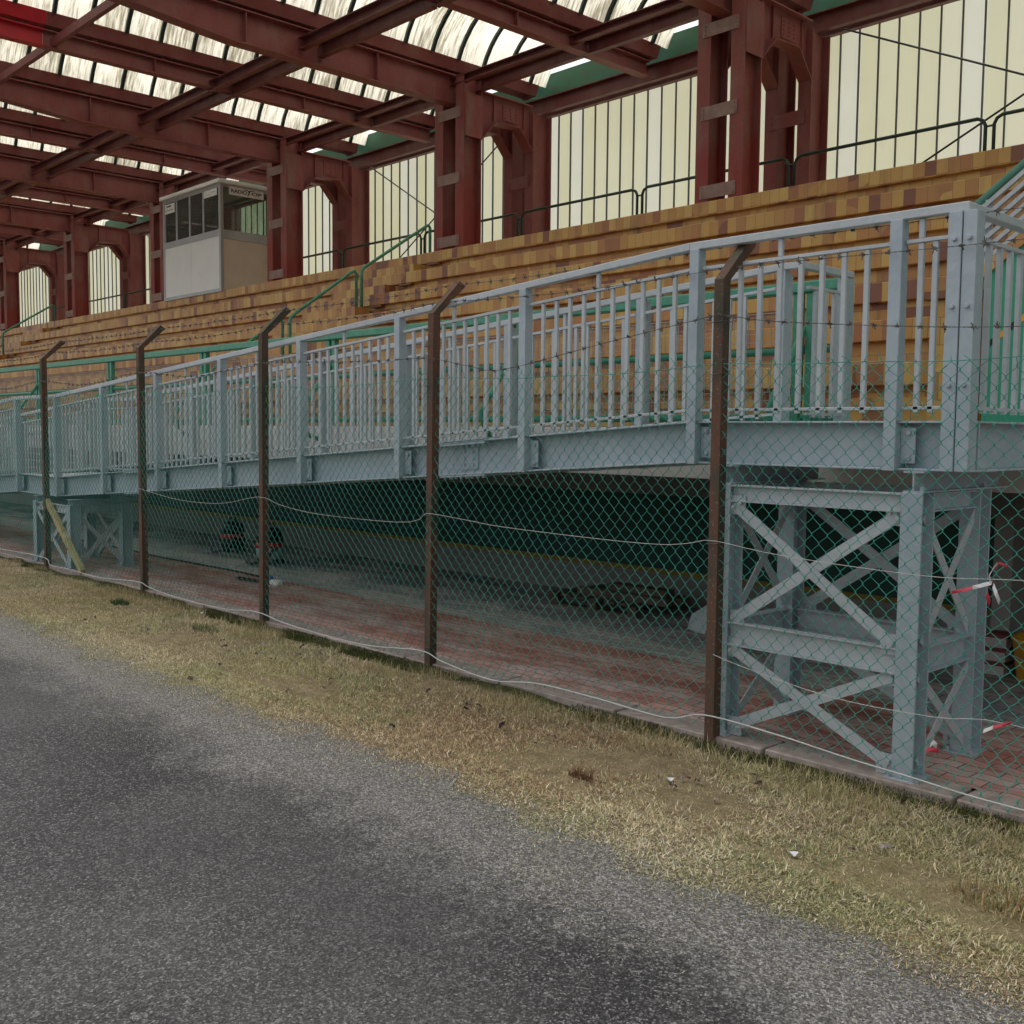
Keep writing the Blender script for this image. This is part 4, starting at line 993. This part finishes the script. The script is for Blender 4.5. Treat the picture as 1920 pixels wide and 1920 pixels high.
MB().tube(catmull([(-15.5,6.02,.016),(-13.6,6.0,.016),(-12.7,5.97,.016),(-11.1,6.02,.016),(-10.4,6.0,.016),(-9.95,5.98,.016),(-9.78,5.9,.016),(-9.95,5.82,.016),(-10.4,5.8,.016),(-10.3,5.72,.016),(-9.85,5.77,.02)], .06), .010, 8).build('cord', M['black_rubber'], cb, smooth=True)
MB().lathe([(.02,0),(.034,.02),(.034,.07),(.026,.085)], (-9.78,5.80,.008), 12).build('plug', M['blueplastic'], cb, smooth=True)
MB().box(-9.76,-9.60,5.77,5.85,.006,.065).build('socket', M['whiteplastic'], cb, bevel=.015)
pl = thing('wooden_pallet', (-6.5,7.45,.004), 'dark wooden pallet on the floor against the green wall', 'pallet')
for k in range(3): MB().box(-7.0,-5.95,7.15+k*.33,7.25+k*.33,.005,.024).build('bottom_board', M['darkwood'], pl)
for k in range(3):
    for q in range(3): MB().box(-7.0+k*.475,-6.9+k*.475,7.15+q*.33,7.25+q*.33,.0245,.10).build('block', M['darkwood'], pl)
for k in range(6): MB().box(-7.02+k*.178,-6.90+k*.178,7.13,7.93,.1005,.122).build('top_board', M['darkwood'], pl)
for k,(x0,x1,y,z,L) in enumerate(((-6.75,-5.7,7.25,.123,'lowest brown plank stacked on the pallet'),(-6.55,-5.65,7.40,.123,'brown plank lying behind the lowest one on the pallet'),(-6.4,-5.75,7.30,.19,'short brown plank on top of the pallet stack'))):
    tag(MB().box(x0,x1,y,y+.14,z,z+.065).build('wood_plank', M['darkwood'], bevel=.004), L, 'plank')
bk_ = thing('plastic_tub', (-2.62,7.35,.004), 'yellow plastic tub at right edge behind the trestle', 'tub')
MB().lathe([(.17,0),(.18,.01),(.215,.27),(.225,.275),(.225,.295),(.205,.295),(.195,.26),(.16,.02)], (-2.60,7.35,.004), 28).build('body', M['yellow'], bk_, smooth=True)
MB().tube([(-2.82,7.35,.26),(-2.79,7.15,.20),(-2.60,7.10,.16),(-2.41,7.15,.20),(-2.38,7.35,.26)], .005, 6).build('handle', M['alu'], bk_, smooth=True)
for k,L in enumerate(('lowest white and red carton beside the yellow tub','middle white and red carton beside the yellow tub','topmost white and red carton beside the yellow tub')):
    c = thing('carton', (-2.93,7.38,.004+k*.095), L, 'carton', 'cartons stacked beside the yellow tub'); z = .005+k*.095
    MB().box(-3.0+.006*k,-2.86+.006*k,7.30,7.46,z,z+.065).build('box', M['carton'], c, bevel=.003)
    MB().box(-3.002+.006*k,-2.858+.006*k,7.298,7.462,z+.0655,z+.094).build('lid', M['carton_red'], c, bevel=.003)
mp = MB().add([(-5.35,7.1,.006),(-5.1,7.0,.006),(-5.12,7.12,.26),(-5.35,7.15,.12)], [(0,1,2,3)]).build('metal_offcut', M['galv2']); md = mp.modifiers.new('solid','SOLIDIFY'); md.thickness = .006
tag(mp, 'small pale metal offcut leaning near the right fence post', 'metal offcut')

# ------------------------------------------------------------------ light
w = bpy.data.worlds.new('World'); SC.world = w; w.use_nodes = True; nt = w.node_tree; nt.nodes.clear()
sky = nt.nodes.new('ShaderNodeTexSky'); sky.sky_type = 'NISHITA'; sky.sun_disc = False
SUN_EL, SUN_AZ = R(64), R(285)     # azimuth clockwise from +Y
sky.sun_elevation = SUN_EL; sky.sun_rotation = SUN_AZ; sky.air_density = 1.0; sky.dust_density = 6.0; sky.ozone_density = 1.0
hs = nt.nodes.new('ShaderNodeHueSaturation'); hs.inputs['Saturation'].default_value = .22
bg = nt.nodes.new('ShaderNodeBackground'); bg.inputs[1].default_value = .15; wo = nt.nodes.new('ShaderNodeOutputWorld')
nt.links.new(sky.outputs[0], hs.inputs['Color']); nt.links.new(hs.outputs[0], bg.inputs[0]); nt.links.new(bg.outputs[0], wo.inputs[0])
sl_ = bpy.data.lights.new('sun', 'SUN'); sl_.energy = .7; sl_.angle = R(30); sl_.color = (1,.97,.92)
so = bpy.data.objects.new('sun', sl_); COL.objects.link(so)
d = Vector((math.sin(SUN_AZ)*math.cos(SUN_EL), math.cos(SUN_AZ)*math.cos(SUN_EL), math.sin(SUN_EL)))
so.rotation_euler = d.to_track_quat('Z','Y').to_euler(); so.location = (0,-5,12)
vs_ = SC.view_settings; vs_.view_transform = 'Standard'; vs_.look = 'None'; vs_.exposure = 0.72; vs_.gamma = 1
SC.render.engine = 'CYCLES'; cyc = SC.cycles
cyc.use_denoising = True; cyc.max_bounces = 8; cyc.diffuse_bounces = 5; cyc.glossy_bounces = 3; cyc.transmission_bounces = 6; cyc.transparent_max_bounces = 8; cyc.sample_clamp_indirect = 8
